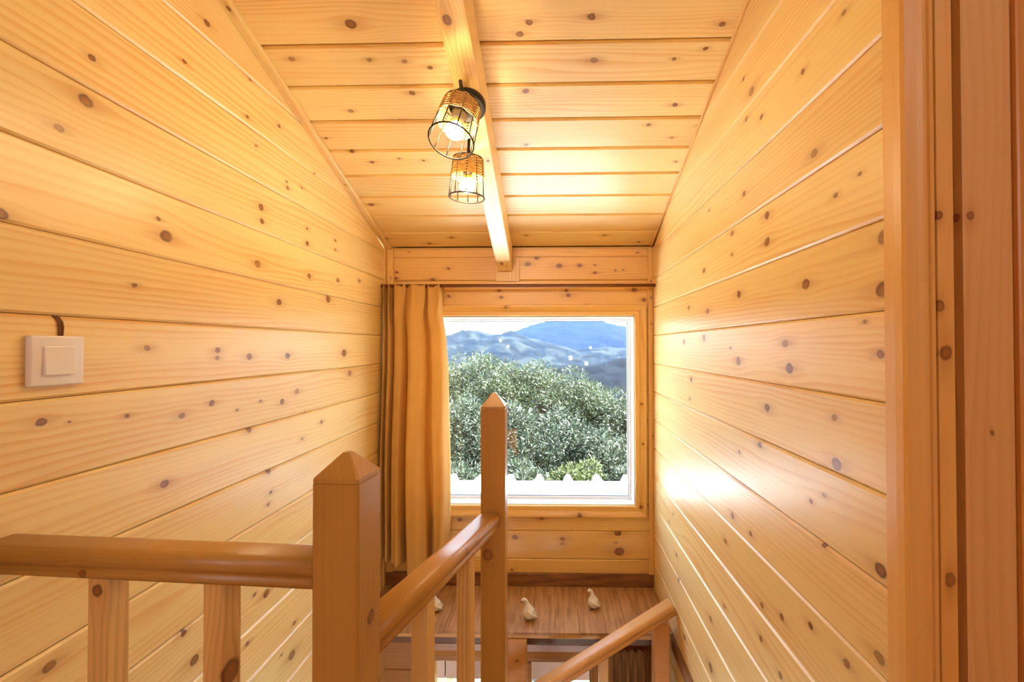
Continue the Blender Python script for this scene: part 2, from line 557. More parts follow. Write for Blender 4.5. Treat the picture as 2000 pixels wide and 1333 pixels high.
KR= [(1.1196, 1.9811, 0.0127), (1.1666, 2.0385, 0.0053), (0.7677, 1.9139, 0.0061), (0.8928, 1.8904, 0.0061), (1.1499, 1.9276, 0.0065), (1.069, 1.8902, 0.0061), (0.8572, 1.7129, 0.0097), (0.6688, 1.7491, 0.0061), (0.7941, 1.6113, 0.0054), (0.7323, 1.6262, 0.0042), (1.0447, 1.6503, 0.0095), (1.0456, 1.5892, 0.0107), (1.2454, 1.6594, 0.0085), (1.2463, 1.6019, 0.0057), (1.168, 1.7419, 0.008), (1.4764, 1.5954, 0.0084), (1.4255, 1.7758, 0.0049), (0.6792, 1.5118, 0.0131), (0.6845, 1.4332, 0.0132), (0.8881, 1.4706, 0.0111), (1.2039, 1.4871, 0.0109), (1.4447, 1.4611, 0.0099), (1.6438, 1.4878, 0.0093), (0.7238, 1.3871, 0.0041), (0.967, 1.3554, 0.0099), (1.21, 1.3093, 0.0124), (0.9513, 1.303, 0.013), (0.69, 1.3375, 0.0078), (1.261, 1.3445, 0.0043), (1.48, 1.377, 0.0118), (1.7031, 1.3659, 0.0097), (1.0514, 1.2073, 0.0108), (0.8024, 1.2243, 0.0064), (0.7978, 1.1441, 0.0127), (1.618, 1.2301, 0.0092), (1.6372, 1.1586, 0.0074), (1.0887, 1.1133, 0.0087), (1.2071, 1.0684, 0.0055), (0.8358, 1.0775, 0.0047), (0.8768, 1.0523, 0.005), (0.8386, 0.9881, 0.0076), (1.2541, 0.8836, 0.01), (1.1422, 0.8809, 0.0065), (0.6945, 1.0111, 0.0118), (1.3068, 0.7909, 0.0089), (1.0839, 0.7365, 0.0074), (0.9907, 0.7645, 0.0079), (0.882, 0.8128, 0.007), (0.7752, 0.8154, 0.0079), (0.6995, 0.8767, 0.0103), (1.3175, 0.6, 0.0075), (1.4326, 0.4942, 0.0098), (1.7951, 0.4301, 0.0102), (1.8229, 0.5134, 0.0083), (1.0904, 0.6542, 0.0074), (0.9992, 0.6334, 0.0079), (1.4351, 0.3414, 0.0147), (1.7156, 0.2571, 0.0097), (1.8661, 0.6625, 0.0064), (1.9319, 0.6035, 0.0066)]
KC= [(-0.532, 1.1242, 0.0197), (-0.7432, 1.0279, 0.0116), (-0.5229, 1.0209, 0.0097), (-0.4231, 1.0143, 0.0098), (-0.3546, 0.9936, 0.0099), (-0.4327, 0.9072, 0.0127), (-0.6524, 0.8425, 0.011), (-0.5021, 0.8002, 0.0136), (-0.7879, 0.7281, 0.0071), (-0.7264, 0.6607, 0.0099), (-0.6719, 0.6072, 0.0102), (-0.5661, 0.6243, 0.0076), (-0.478, 0.6123, 0.0076), (-0.7742, 0.3506, 0.0146), (-0.801, 0.0854, 0.0116), (-0.6044, 0.0366, 0.0135), (-0.4839, 0.0904, 0.0132), (-0.0605, 1.1198, 0.0126), (-0.0869, 1.0884, 0.0129), (0.1025, 1.1315, 0.0143), (0.4488, 1.1065, 0.0109), (0.1198, 1.008, 0.0137), (0.3476, 1.0088, 0.0079), (0.4263, 1.0383, 0.0077), (-0.0805, 0.9086, 0.0127), (0.3897, 0.8493, 0.011), (0.3232, 0.7694, 0.0092), (0.4919, 0.7622, 0.007), (0.4142, 0.7113, 0.0072), (0.4587, 0.5925, 0.0077), (-0.0912, 0.6858, 0.0097), (0.5352, 0.2044, 0.0094), (-0.1234, 0.1037, 0.0098), (0.2491, 0.0989, 0.0099), (0.4224, 0.0378, 0.0101)]
KB= [(-0.2646, 1.6261, 0.0076), (-0.2544, 1.5941, 0.0089), (-0.5184, 1.6003, 0.0076), (0.0692, 1.6259, 0.0076), (0.0793, 1.603, 0.0102), (0.1704, 1.5544, 0.0051), (0.4534, 1.5787, 0.0102), (0.4057, 1.6271, 0.0127), (-0.5982, 1.6826, 0.0102), (-0.5185, 1.7386, 0.0076), (-0.0781, 1.7898, 0.0102), (0.0338, 1.7484, 0.0127), (-0.1215, 1.7595, 0.0127), (0.1354, 1.7504, 0.0102), (0.2114, 1.7143, 0.0076), (0.2115, 1.7525, 0.0051), (0.3126, 1.724, 0.0051), (0.3505, 1.7263, 0.0051), (-0.7789, 1.722, 0.0076), (-0.7814, 1.6912, 0.0076), (-0.1863, 0.4048, 0.0127), (0.049, 0.3992, 0.0102), (0.0464, 0.3741, 0.0076), (0.3209, 0.4291, 0.0152), (0.3282, 0.3389, 0.0229), (0.3107, 0.3814, 0.0051), (-0.0545, 0.499, 0.0102), (-0.4636, 0.4884, 0.0102), (-0.2016, 0.2435, 0.0076)]


def struct(o):
    o['kind'] = 'structure'
    return o

# ---- left wall
PL = pine()
wl = struct(mesh_obj('wall_left', [(XL - 0.06, YB, ZLO), (XL - 0.06, D + 0.1, ZLO), (XL - 0.06, D + 0.1, HC), (XL - 0.06, YB, ceil_z(YB)),
      (XL - 0.018, YB, ZLO), (XL - 0.018, D + 0.1, ZLO), (XL - 0.018, D + 0.1, HC), (XL - 0.018, YB, ceil_z(YB))], BOXF, PL))
fix_normals(wl)
for k in range(-17, 17):
    z0, z1 = Z0 + k * P, Z0 + (k + 1) * P
    if ceil_y(z0) < YB + 0.1:
        continue
    ub, ut = (YB, min(D, ceil_y(z0))), (YB, min(D, max(ceil_y(z1), YB + 0.02)))
    um = (ub[0] + ub[1]) / 2
    kn = [(y - um, z - (z0 + z1) / 2, r) for (y, z, r) in KL if z0 < z < z1]
    kn += [(x, y, r) for (x, y, r) in rand_knots(YB - um, 0.45 - um, 0.05, 4, seed=k + 50)]
    plank(wl, (XL, 0, 0), (0, 1, 0), (0, 0, 1), (1, 0, 0), ub, ut, z0, z1, pine(kn))

# ---- right wall (ends at the doorway casing)
wr = struct(mesh_obj('wall_right', [(XR + 0.018, YR + 0.01, ZLO), (XR + 0.06, YR + 0.01, ZLO), (XR + 0.06, D + 0.1, ZLO), (XR + 0.018, D + 0.1, ZLO),
      (XR + 0.018, YR + 0.01, ceil_z(YR)), (XR + 0.06, YR + 0.01, ceil_z(YR)), (XR + 0.06, D + 0.1, HC), (XR + 0.018, D + 0.1, HC)], BOXF, PL))
fix_normals(wr)
for k in range(-17, 7):
    z0, z1 = Z0 + k * P, Z0 + (k + 1) * P
    if ceil_y(z0) < YR + 0.02:
        continue
    ub, ut = (-min(D, ceil_y(z0)), -YR), (-min(D, max(ceil_y(z1), YR + 0.02)), -YR)
    um = (ub[0] + ub[1]) / 2
    kn = [(-y - um, z - (z0 + z1) / 2, r) for (y, z, r) in KR if z0 < z < z1]
    plank(wr, (XR, 0, 0), (0, -1, 0), (0, 0, 1), (-1, 0, 0), ub, ut, z0, z1, pine(kn))

# ---- ceiling
CV, CNr = (0, -cosS, sinS), (0, -sinS, -cosS)
n_c = int((D - YB) / cosS / T) + 1
ce = struct(mesh_obj('ceiling', [(XL, D + 0.1, HC - 0.1 * tanS + 0.022), (X2, D + 0.1, HC - 0.1 * tanS + 0.022), (X2, YB, ceil_z(YB) + 0.022), (XL, YB, ceil_z(YB) + 0.022),
      (XL, D + 0.1, HC - 0.1 * tanS + 0.08), (X2, D + 0.1, HC - 0.1 * tanS + 0.08), (X2, YB, ceil_z(YB) + 0.08), (XL, YB, ceil_z(YB) + 0.08)], BOXF, PL))
fix_normals(ce)
for j in range(n_c):
    v0, v1 = j * T, (j + 1) * T
    xr = XR if j < 13 else X2
    um = (XL + xr) / 2
    kn = [(x - um, v - (v0 + v1) / 2, r) for (x, v, r) in KC if v0 < v < v1]
    kn = [(a, b_, r * 0.72) for a, b_, r in kn]
    plank(ce, (0, D, HC), (1, 0, 0), CV, CNr, (XL, xr), (XL, xr), v0, v1, pine(kn), c=0.006, gap=0.003)

# ---- window wall: upper window, lower window
WX0, WX1, WZ0, WZ1 = -0.727, 0.406, 0.565, 1.50       # clear opening inside the casing
LX0, LX1, LZ0, LZ1 = -0.64, 0.235, -1.55, -0.175      # ground-floor window opening
def wall_holes(name, x0, x1, z0, z1, y0, y1, holes, mat):
    xs = sorted({x0, x1} | {h[0] for h in holes} | {h[1] for h in holes})
    zs = sorted({z0, z1} | {h[2] for h in holes} | {h[3] for h in holes})
    bm = bmesh.new()
    for i in range(len(xs) - 1):
        for j in range(len(zs) - 1):
            cx, cz = (xs[i] + xs[i + 1]) / 2, (zs[j] + zs[j + 1]) / 2
            if any(h[0] < cx < h[1] and h[2] < cz < h[3] for h in holes):
                continue
            q = [bm.verts.new(p) for p in ((xs[i], y0, zs[j]), (xs[i + 1], y0, zs[j]), (xs[i + 1], y0, zs[j + 1]), (xs[i], y0, zs[j + 1]),
                                            (xs[i], y1, zs[j]), (xs[i + 1], y1, zs[j]), (xs[i + 1], y1, zs[j + 1]), (xs[i], y1, zs[j + 1]))]
            for f in BOXF:
                bm.faces.new([q[a] for a in f])
    bmesh.ops.remove_doubles(bm, verts=bm.verts, dist=1e-5)
    bmesh.ops.recalc_face_normals(bm, faces=bm.faces)
    me = bpy.data.meshes.new(name)
    bm.to_mesh(me)
    bm.free()
    me.materials.append(mat)
    o = bpy.data.objects.new(name, me)
    COL.objects.link(o)
    return struct(o)

wb = wall_holes('wall_window', XL - 0.018, XR + 0.018, ZLO, HC, D + 0.019, D + 0.10,
                [(WX0, WX1, WZ0, WZ1), (LX0, LX1, LZ0, LZ1)], PL)
SHADE_L, SHADE_D = lin(240, 194, 114), lin(212, 144, 62)      # pine deepened towards orange: the window wall's shade and bounce light in its colour
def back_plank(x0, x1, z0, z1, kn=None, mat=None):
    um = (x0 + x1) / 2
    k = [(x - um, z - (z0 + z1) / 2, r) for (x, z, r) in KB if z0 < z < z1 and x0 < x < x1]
    plank(wb, (0, D, 0), (1, 0, 0), (0, 0, 1), (0, -1, 0), (x0, x1), (x0, x1), z0, z1, mat or pine(k, SHADE_L, SHADE_D))
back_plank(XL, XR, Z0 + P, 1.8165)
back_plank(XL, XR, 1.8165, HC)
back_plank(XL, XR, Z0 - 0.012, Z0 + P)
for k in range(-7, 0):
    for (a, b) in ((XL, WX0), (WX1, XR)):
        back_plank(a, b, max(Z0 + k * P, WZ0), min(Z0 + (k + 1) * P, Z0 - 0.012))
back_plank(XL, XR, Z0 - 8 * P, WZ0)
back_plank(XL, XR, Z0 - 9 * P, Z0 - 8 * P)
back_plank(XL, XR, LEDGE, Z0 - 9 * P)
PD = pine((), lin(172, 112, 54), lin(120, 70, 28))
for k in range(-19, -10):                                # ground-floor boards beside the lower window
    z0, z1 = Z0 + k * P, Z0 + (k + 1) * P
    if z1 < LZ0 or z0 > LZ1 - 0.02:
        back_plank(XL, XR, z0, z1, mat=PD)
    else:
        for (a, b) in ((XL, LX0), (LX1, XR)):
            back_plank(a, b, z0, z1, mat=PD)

# ---- corner trims and cover strips of the window wall
tn = [0]
def trim(*a, **k):
    tn[0] += 1
    return struct(board('trim_%d' % tn[0], *a, **k))
def tr_pine(n=2, half=0.01, L=0.7, s=0): return pine(rand_knots(-L, L, half, n, 0.003, 0.005, s), SHADE_L, SHADE_D)
trim((XR - 0.0115, D - 0.012, LEDGE), (XR - 0.0115, D - 0.012, HC - 0.012), 0.023, 0.012, (0, -1, 0), tr_pine(4, s=1))
trim((XR, D - 0.016, LEDGE), (XR, D - 0.016, HC - 0.006), 0.009, 0.009, (-1, 0, 0), tr_pine(3, s=2))
trim((XL + 0.0225, D - 0.012, LEDGE), (XL + 0.0225, D - 0.012, HC - 0.012), 0.033, 0.012, (0, -1, 0), tr_pine(4, s=3))
trim((XL + 0.004, D - 0.022, LEDGE), (XL + 0.004, D - 0.022, HC - 0.004), 0.026, 0.008, (1, 0, 0), tr_pine(3, s=4))
trim((XL + 0.04, D - 0.010, 1.812), (XR - 0.024, D - 0.010, 1.812), 0.036, 0.010, (0, -1, 0), tr_pine(3, s=5))
# collar plate around the beam's end
BX, BW, BT = -0.233, 0.070, 0.125                       # beam centre, width, depth below the ceiling
trim((BX + 0.012, D - 0.008, 1.672), (BX + 0.012, D - 0.008, 1.794), 0.118, 0.008, (0, -1, 0), tr_pine(0))
# cover strip along the ceiling's left edge, slim one on the right
def slope_pt(x, v, n): return (x, D - v * cosS - n * sinS, HC + v * sinS - n * cosS)
trim(slope_pt(XL + 0.013, 0.0, 0.016), slope_pt(XL + 0.013, 5.6, 0.016), 0.026, 0.016, CNr, pine([(-1.62, 0.0, 0.006), (-1.1, 0.004, 0.004), (-2.3, 0, 0.004)]))
trim(slope_pt(XR - 0.004, 0.0, 0.006), slope_pt(XR - 0.004, 1.64, 0.006), 0.008, 0.006, CNr, tr_pine(1, s=7))

# ---- ceiling beam
bl = 1.70
bm_ = basis(slope_pt(BX, bl / 2 - 0.015, BT), (0, -cosS, sinS), (-1, 0, 0), (0, -sinS, -cosS))
def beam():
    v_end = (D - YB) / cosS
    half = v_end / 2
    M = basis(slope_pt(BX, half, BT / 2), (0, -cosS, sinS), Vector(CNr).cross(Vector((0, -cosS, sinS))), CNr)
    kn = [(1.218 - half, 0.012, 0.012), (0.315 - half, 0.0, 0.008), (0.055 - half, 0.008, 0.008), (0.03 - half, -0.012, 0.004), (0.75 - half, -0.02, 0.006)]
    kn = [(a, b + 0.8 * (BT / 2), r) for a, b, r in kn]
    o = box('ceiling_beam', (-half, -BW / 2, -BT / 2), (half, BW / 2, BT / 2), pine(kn, rings=110), None, 0.004, M, 2)
    for v in o.data.vertices:                           # plumb cut where it meets the window wall
        if v.co.x < -half * 0.9:
            v.co.x -= v.co.z * math.tan(SL) * 1.0
    return struct(o)
beam()

# ---- window casing and frames
def mitred(names, ix0, ix1, iz0, iz1, w, y, prof, mats, parent, label=None):
    """four mitred boards around an opening; prof = [(t 0..1 from inner to outer edge, height above y)]"""
    obs = []
    corners_i = [(ix0, iz0), (ix1, iz0), (ix1, iz1), (ix0, iz1)]
    cx, cz = (ix0 + ix1) / 2, (iz0 + iz1) / 2
    dirs = [(0, -1), (1, 0), (0, 1), (-1, 0)]
    for s in range(4):
        (ax, az), (bx, bz) = corners_i[s], corners_i[(s + 1) % 4]
        ox, oz = dirs[s]
        Lh = math.hypot(bx - ax, bz - az) / 2
        U = Vector((bx - ax, 0, bz - az)).normalized()
        N = Vector((0, -1, 0))
        V = N.cross(U)
        sgn = 1 if V.dot(Vector((ox, 0, oz))) > 0 else -1
        M = basis(((ax + bx) / 2, y, (az + bz) / 2), U, V, N)
        pr = [(sgn * t * w, h) for t, h in prof]
        o = prism(names, pr, -Lh, Lh, mats[s % len(mats)], M, parent,
                  ends=lambda k, yy, zz: (abs(yy) if k else -abs(yy)))
        obs.append(o)
    return obs

GX0, GX1, GZ0, GZ1, GY = WX0 + 0.020, 0.3865, 0.5845, 1.4785, D + 0.085     # glass
w1 = struct(box('window_1', (GX0 - 0.006, GY, GZ0 - 0.006), (GX1 + 0.006, GY + 0.004, GZ1 + 0.006), GLASS))
cas_prof = [(0, -0.02), (0, 0.010), (0.06, 0.013), (0.36, 0.013), (0.40, 0.011), (0.44, 0.014), (0.80, 0.021), (0.95, 0.021), (1.0, 0.016), (1.0, -0.006)]
cas_m = [pine([(-0.155, 0.028, 0.011), (0.292, -0.03, 0.011)] if i == 0 else rand_knots(-0.5, 0.5, 0.03, 3, 0.004, 0.008, 20 + i), SHADE_L, SHADE_D) for i in range(4)]
mitred('window_casing', WX0, WX1, WZ0, WZ1, 0.055, D, cas_prof, cas_m, w1)
# white sash: deeper at the bottom than at the sides
def sash(parent, x0, x1, z0, z1, wl_, wb_, wt_, y0, y1, mat, nm='sash'):
    box(nm, (x0, y0, z0), (x1, y1, z0 + wb_), mat, parent, 0.003)
    box(nm, (x0, y0, z1 - wt_), (x1, y1, z1), mat, parent, 0.003)
    box(nm, (x0, y0, z0 + wb_), (x0 + wl_, y1, z1 - wt_), mat, parent, 0.003)
    box(nm, (x1 - wl_, y0, z0 + wb_), (x1, y1, z1 - wt_), mat, parent, 0.003)
# splayed white lining from the casing back to the glass, with a grey gasket line
mitred('window_lining', GX0, GX1, GZ0, GZ1, 0.0188, D, [(0, -0.120), (0, -0.074), (0.08, -0.072), (0.60, -0.072), (0.66, -0.070), (0.80, -0.004), (1.0, -0.003), (1.0, -0.120)], [WHITE_FRAME], w1)
sash(w1, GX0 - 0.001, GX1 + 0.001, GZ0 - 0.001, GZ1 + 0.001, 0.004, 0.004, 0.004, GY - 0.006, GY - 0.0005, GASKET, 'gasket')

# ---- ground-floor window
LWM = pine((), lin(176, 120, 60), lin(128, 78, 32))
w2 = struct(mesh_obj('window_2', [(LX0, D + 0.05, LZ0), (LX1, D + 0.05, LZ0), (LX1, D + 0.05, LZ1), (LX0, D + 0.05, LZ1),
      (LX0, D + 0.054, LZ0), (LX1, D + 0.054, LZ0), (LX1, D + 0.054, LZ1), (LX0, D + 0.054, LZ1)], BOXF, GLASS))
fix_normals(w2)
sash(w2, LX0, LX1, LZ0, LZ1, 0.05, 0.06, 0.045, D + 0.015, D + 0.075, LWM, 'sash')
for a, b in ((-0.475, -0.425), (-0.20, -0.105), (0.185, 0.2)):
    box('mullion', (a, D + 0.012, LZ0 + 0.06), (b, D + 0.08, LZ1 - 0.045), LWM, w2, 0.003)
mitred('window_casing', LX0, LX1, LZ0, LZ1, 0.06, D, [(0, -0.01), (0, 0.012), (0.5, 0.016), (1, 0.012), (1, -0.004)], [LWM], w2)

# ---- ledge over the lower window: laminate planks on a pine board, skirting, joist
lg = struct(board('floor_ledge', (XL, (YLF + D) / 2 + 0.002, LEDGE - 0.0135), (XR, (YLF + D) / 2 + 0.002, LEDGE - 0.0135), D - YLF - 0.006, 0.018, (0, 0, 1), pine((), lin(226, 178, 108)), None, 0.002))
xs = [XL, -0.648, -0.455, -0.27, -0.0862, 0.1117, 0.306, XR]
rr = random.Random(4)
for a, b in zip(xs[:-1], xs[1:]):
    box('laminate_plank', (a + 0.0006, YLF - 0.004 + rr.uniform(-0.002, 0.002), LEDGE - 0.011), (b - 0.0006, D - 0.001, LEDGE), LAM, lg, 0.0008)
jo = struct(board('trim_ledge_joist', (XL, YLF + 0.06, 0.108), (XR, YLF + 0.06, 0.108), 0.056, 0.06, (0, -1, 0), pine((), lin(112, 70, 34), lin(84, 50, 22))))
bb = board('baseboard_window', (XL, D - 0.014, LEDGE + 0.031), (XR, D - 0.014, LEDGE + 0.031), 0.0625, 0.014, (0, -1, 0), LAM_X)
struct(bb)
struct(board('baseboard_right', (XR - 0.012, YLF - 0.01, LEDGE - 0.03), (XR - 0.012, 0.75, LEDGE - 0.03), 0.05, 0.012, (-1, 0, 0), LAM_X))
# bracket hanging below the ledge
bk = tag(box('ledge_bracket', (-0.188, YLF + 0.0, -0.075), (-0.108, YLF + 0.028, LEDGE - 0.0325), pine([(0.0, 0.0, 0.006)], lin(206, 150, 84)), None, 0.003),
         'short pine board hanging under the ledge beside the tall newel post', 'bracket')

# ---- landing (behind and beside the photographer)
FL = laminate('landing_laminate', lin(170, 110, 60), lin(120, 70, 34))
struct(box('floor', (XL - 0.018, YB, -0.22), (X2, 0.66, 0.0), FL))
struct(box('floor_ground', (XL - 0.06, YB, ZLO - 0.1), (X2, D + 0.1, ZLO), FL))
struct(wall_holes('wall_rear', XL - 0.06, X2, ZLO, ceil_z(YB), YB - 0.1, YB, [(-0.72, 0.52, 2.05, 2.88), (-0.74, 0.4, ZLO, -0.35)], PL))
struct(box('wall_landing', (X2, YB, ZLO), (X2 + 0.06, YR + 0.1, 2.9), PL))
sash(struct(mesh_obj('window_3', [(-0.72, YB - 0.05, 2.05), (0.52, YB - 0.05, 2.05), (0.52, YB - 0.05, 2.88), (-0.72, YB - 0.05, 2.88)], [(0, 1, 2, 3)], GLASS)),
     -0.72, 0.52, 2.05, 2.88, 0.05, 0.05, 0.05, YB - 0.09, YB - 0.02, WHITE_FRAME)  # unseen window, added to go with the rear fill light

# ---- doorway at the right: wall end, moulded casing, lining boards
RM = lambda s, lc=None, n=3: pine(rand_knots(-1.1, 1.1, 0.02, n, 0.005, 0.008, s), lc)
we = struct(box('wall_doorway', (XR + 0.018, YR + 0.012, ZLO), (X2, YR + 0.10, ceil_z(YR + 0.1) - 0.01), PL))
def upright(name, x0, x1, yf, yb, mat, prof=None, parent=None, z0=0.0, z1=2.36):
    M = basis(((x0 + x1) / 2, yf, (z0 + z1) / 2), (0, 0, 1), (1, 0, 0), (0, 1, 0))
    M = basis(((x0 + x1) / 2, yf, (z0 + z1) / 2), (0, 0, 1), (-1, 0, 0), (0, -1, 0))
    h = (x1 - x0) / 2
    if prof is None:
        prof = [(0, 0.0), (0.03, 0.0015), (0.97, 0.0015), (1, 0.0)]
    pr = [(h - 2 * h * t, n) for t, n in prof] + [(-h, -(yb - yf)), (h, -(yb - yf))]
    return prism(name, pr, -(z1 - z0) / 2, (z1 - z0) / 2, mat, M, parent)
c1 = upright('door_casing', 0.4780, 0.5250, 0.628, YR + 0.012, RM(31, lin(232, 184, 112), 0), [(0, -0.012), (0.02, 0.0), (0.08, 0.005), (0.40, 0.006), (0.55, 0.0075), (0.66, 0.007), (0.72, 0.001), (0.78, 0.0), (0.82, 0.003), (0.95, 0.002), (1.0, -0.006)], we)
upright('lining_board', 0.5290, 0.5520, 0.632, YR + 0.012, pine([(0.16, 0.002, 0.010), (-0.15, 0.0, 0.009), (0.225, 0.010, 0.007), (0.35, 0.010, 0.006), (-0.42, 0.0, 0.008)], lin(230, 180, 104)), None, we)
upright('lining_board', 0.5530, 0.5690, 0.652, YR + 0.014, pine([(0.0, 0.002, 0.006), (-0.16, 0.0, 0.007), (-0.45, 0, 0.008)], lin(196, 146, 76)), None, we)
upright('lining_board', 0.5695, 0.6370, 0.637, YR + 0.012, pine([(0.35, 0.025, 0.006), (0.05, 0.0, 0.003)], lin(228, 178, 118), lin(200, 140, 80), contrast=0.6), None, we)
upright('lining_board', 0.6375, 0.7200, 0.630, YR + 0.012, pine([(0.40, 0.02, 0.010), (-0.48, 0.02, 0.01)], lin(206, 140, 70)), None, we)
for i in range(5):
    upright('lining_board', 0.7205 + 0.137 * i, min(0.7205 + 0.137 * (i + 1) - 0.0006, X2), 0.634, YR + 0.012, RM(40 + i), None, we)

# ------------------------------------------------------------------ stair railing
def post(name, cx, cy, s, z0, zs, ztip, rotz, mat, parent):
    """square newel with a shallow groove under its pyramid cap"""
    h = s / 2
    def sq(x, e): return [(x, -e, -e), (x, e, -e), (x, e, e), (x, -e, e)]
    L = zs - z0
    capb = zs - z0
    levels = [(0, h - 0.0015), (0.002, h), (capb - 0.0075, h), (capb - 0.0065, h - 0.0012), (capb - 0.0055, h), (capb, h - 0.0005), (ztip - z0, h * 0.16)]
    bev = 0.003
    vs_, fs = [], []
    for x, e in levels:
        b = min(bev, e * 0.3)
        for (a, c) in ((-e + b, -e), (e - b, -e), (e, -e + b), (e, e - b), (e - b, e), (-e + b, e), (-e, e - b), (-e, -e + b)):
            vs_.append((x - L / 2, a, c))
    for i in range(len(levels) - 1):
        for k in range(8):
            fs.append((i * 8 + k, i * 8 + (k + 1) % 8, (i + 1) * 8 + (k + 1) % 8, (i + 1) * 8 + k))
    fs += [tuple(range(8))[::-1], tuple(range((len(levels) - 1) * 8, len(levels) * 8))]
    Mr = Matrix.Rotation(rotz, 4, 'Z')
    U, V, N = Vector((0, 0, 1)), Mr @ Vector((-1, 0, 0)), Mr @ Vector((0, -1, 0))
    o = mesh_obj(name, vs_, fs, mat, None, basis((cx, cy, z0 + L / 2), U, V, N))
    fix_normals(o)
    attach(o, parent)
    return o

RAIL = [(-0.0245, 0.0), (-0.0258, 0.004), (-0.0258, 0.008), (-0.0235, 0.0105), (-0.0225, 0.0135), (-0.0245, 0.0165), (-0.028, 0.019), (-0.0285, 0.025), (-0.0275, 0.031), (-0.0245, 0.036), (-0.0195, 0.0392), (-0.014, 0.040)]
RAIL = RAIL + [(-a_, b_) for a_, b_ in reversed(RAIL)]
def handrail(name, p0, p1, mat, parent, prof=RAIL, sc=1.0):
    """p0, p1 = centre of the rail's top"""
    up = Vector((0, 0, 1))
    M, L = along(p0, p1, up)
    M = M @ Matrix.Translation((L / 2, 0, -0.040 * sc))
    return prism(name, [(a * sc, b * sc) for a, b in prof], -L / 2, L / 2, mat, M, parent, smooth=True)

POST_L, POST_D = lin(190, 140, 68), lin(150, 99, 38)
def pm(kn=(), lc=POST_L, dc=POST_D, **k): return pine(kn, lc, dc, rings=120, amp=1.6, contrast=0.6, **k)

P1, P2 = (-0.2835, 0.62), (-0.158, 1.2225)
PS = 0.065
railing = thing('stair_railing', (P1[0], P1[1], 0.0), 'varnished pine stair railing with two square newel posts, handrails and balusters', 'railing')
def vg(v, n): return v + 0.8 * n
# newel posts (local x = height above the middle of the shaft)
post('newel_post', P1[0], P1[1], PS, 0.0, 1.175, 1.204, R(-4.5), pm([(0.39, vg(-0.031, -0.004), 0.009), (0.28, vg(-0.01, 0.0325), 0.006), (0.265, vg(0.028, 0.0325), 0.006)]), railing)
post('newel_post', P2[0], P2[1], PS, -0.55, 1.19, 1.2235, R(0), pm([(0.48, vg(0.013, 0.0325), 0.015)]), railing)
# left handrail on the landing and the one along the stair
rs = R(-4.5)
def lrail_y(x): return 0.662 - 0.0785 * (x - XL)
handrail('handrail', (XL + 0.0005, lrail_y(XL), 1.062), (P1[0] - 0.030, lrail_y(P1[0] - 0.03), 1.066), pm([(-0.09, vg(-0.02, 0.0), 0.006)]), railing)
d2 = Vector((P2[0] - P1[0], P2[1] - P1[1], -0.037))
du = d2 / d2.length
a2 = Vector((P1[0], P1[1], 0.946)) + du * 0.034
b2 = Vector((P2[0], P2[1], 0.909)) - du * 0.0335
handrail('handrail', a2, b2, pm([(0.05, -0.005, 0.008), (-0.19, -0.028, 0.004), (-0.17, -0.03, 0.005)]), railing)
# balusters
def baluster(cx, cy, z0, z1, rot, mat, s=0.032):
    M = Matrix.Translation((cx, cy, (z0 + z1) / 2)) @ Matrix.Rotation(rot, 4, 'Z') @ basis((0, 0, 0), (0, 0, 1), (-1, 0, 0), (0, -1, 0))
    L = (z1 - z0) / 2
    return box('baluster', (-L, -s / 2, -s / 2), (L, s / 2, s / 2), mat, railing, 0.0015, M)
BAL = lin(238, 196, 128)
baluster(-0.648, lrail_y(-0.648), 0.04, 1.0245, rs, pm([(0.47, vg(0.0, 0.016), 0.009)], BAL))
baluster(-0.469, lrail_y(-0.469), 0.04, 1.0255, rs, pm([(0.36, vg(-0.012, 0.0), 0.016), (0.31, vg(0.0, 0.016), 0.012)], BAL))
ang2 = -math.atan2(d2.x, d2.y)
for Y in (0.8325, 1.0287):
    x = P1[0] + (Y - P1[1]) * d2.x / d2.y
    zt = 0.946 - 0.037 * (Y - P1[1]) / d2.y - 0.0405
    baluster(x, Y, -0.10, zt, ang2, pm((), BAL))
# bottom rails (below the picture's edge)
board('bottom_rail', (XL, lrail_y(XL), 0.045), (P1[0] - 0.032, lrail_y(P1[0]), 0.045), 0.05, 0.035, (0, 0, 1), pm(), railing)
board('bottom_rail', (P1[0] + 0.006, P1[1] + 0.035, -0.06), (P2[0], P2[1] - 0.033, -0.13), 0.05, 0.035, (0, 0, 1), pm(), railing)

# ---- stair flight (treads lie below the picture's edge)
st = thing('staircase', (0.17, 0.95, -0.6), 'varnished pine stair treads going down from the landing', 'stairs')
TREAD = pine((), lin(206, 146, 80))
for i, (x0, x1, y0, y1, z) in enumerate(((-0.12, XR - 0.002, 0.665, 0.95, -0.19), (-0.12, XR - 0.002, 0.93, 1.22, -0.37), (-0.20, XR - 0.002, 1.19, 1.80, -0.55),
                                         (-0.48, -0.19, 1.26, 1.80, -0.73), (-0.80, -0.46, 1.26, 1.80, -0.91))):
    box('tread', (x0, y0, z - 0.035), (x1, y1, z), TREAD, st, 0.004)

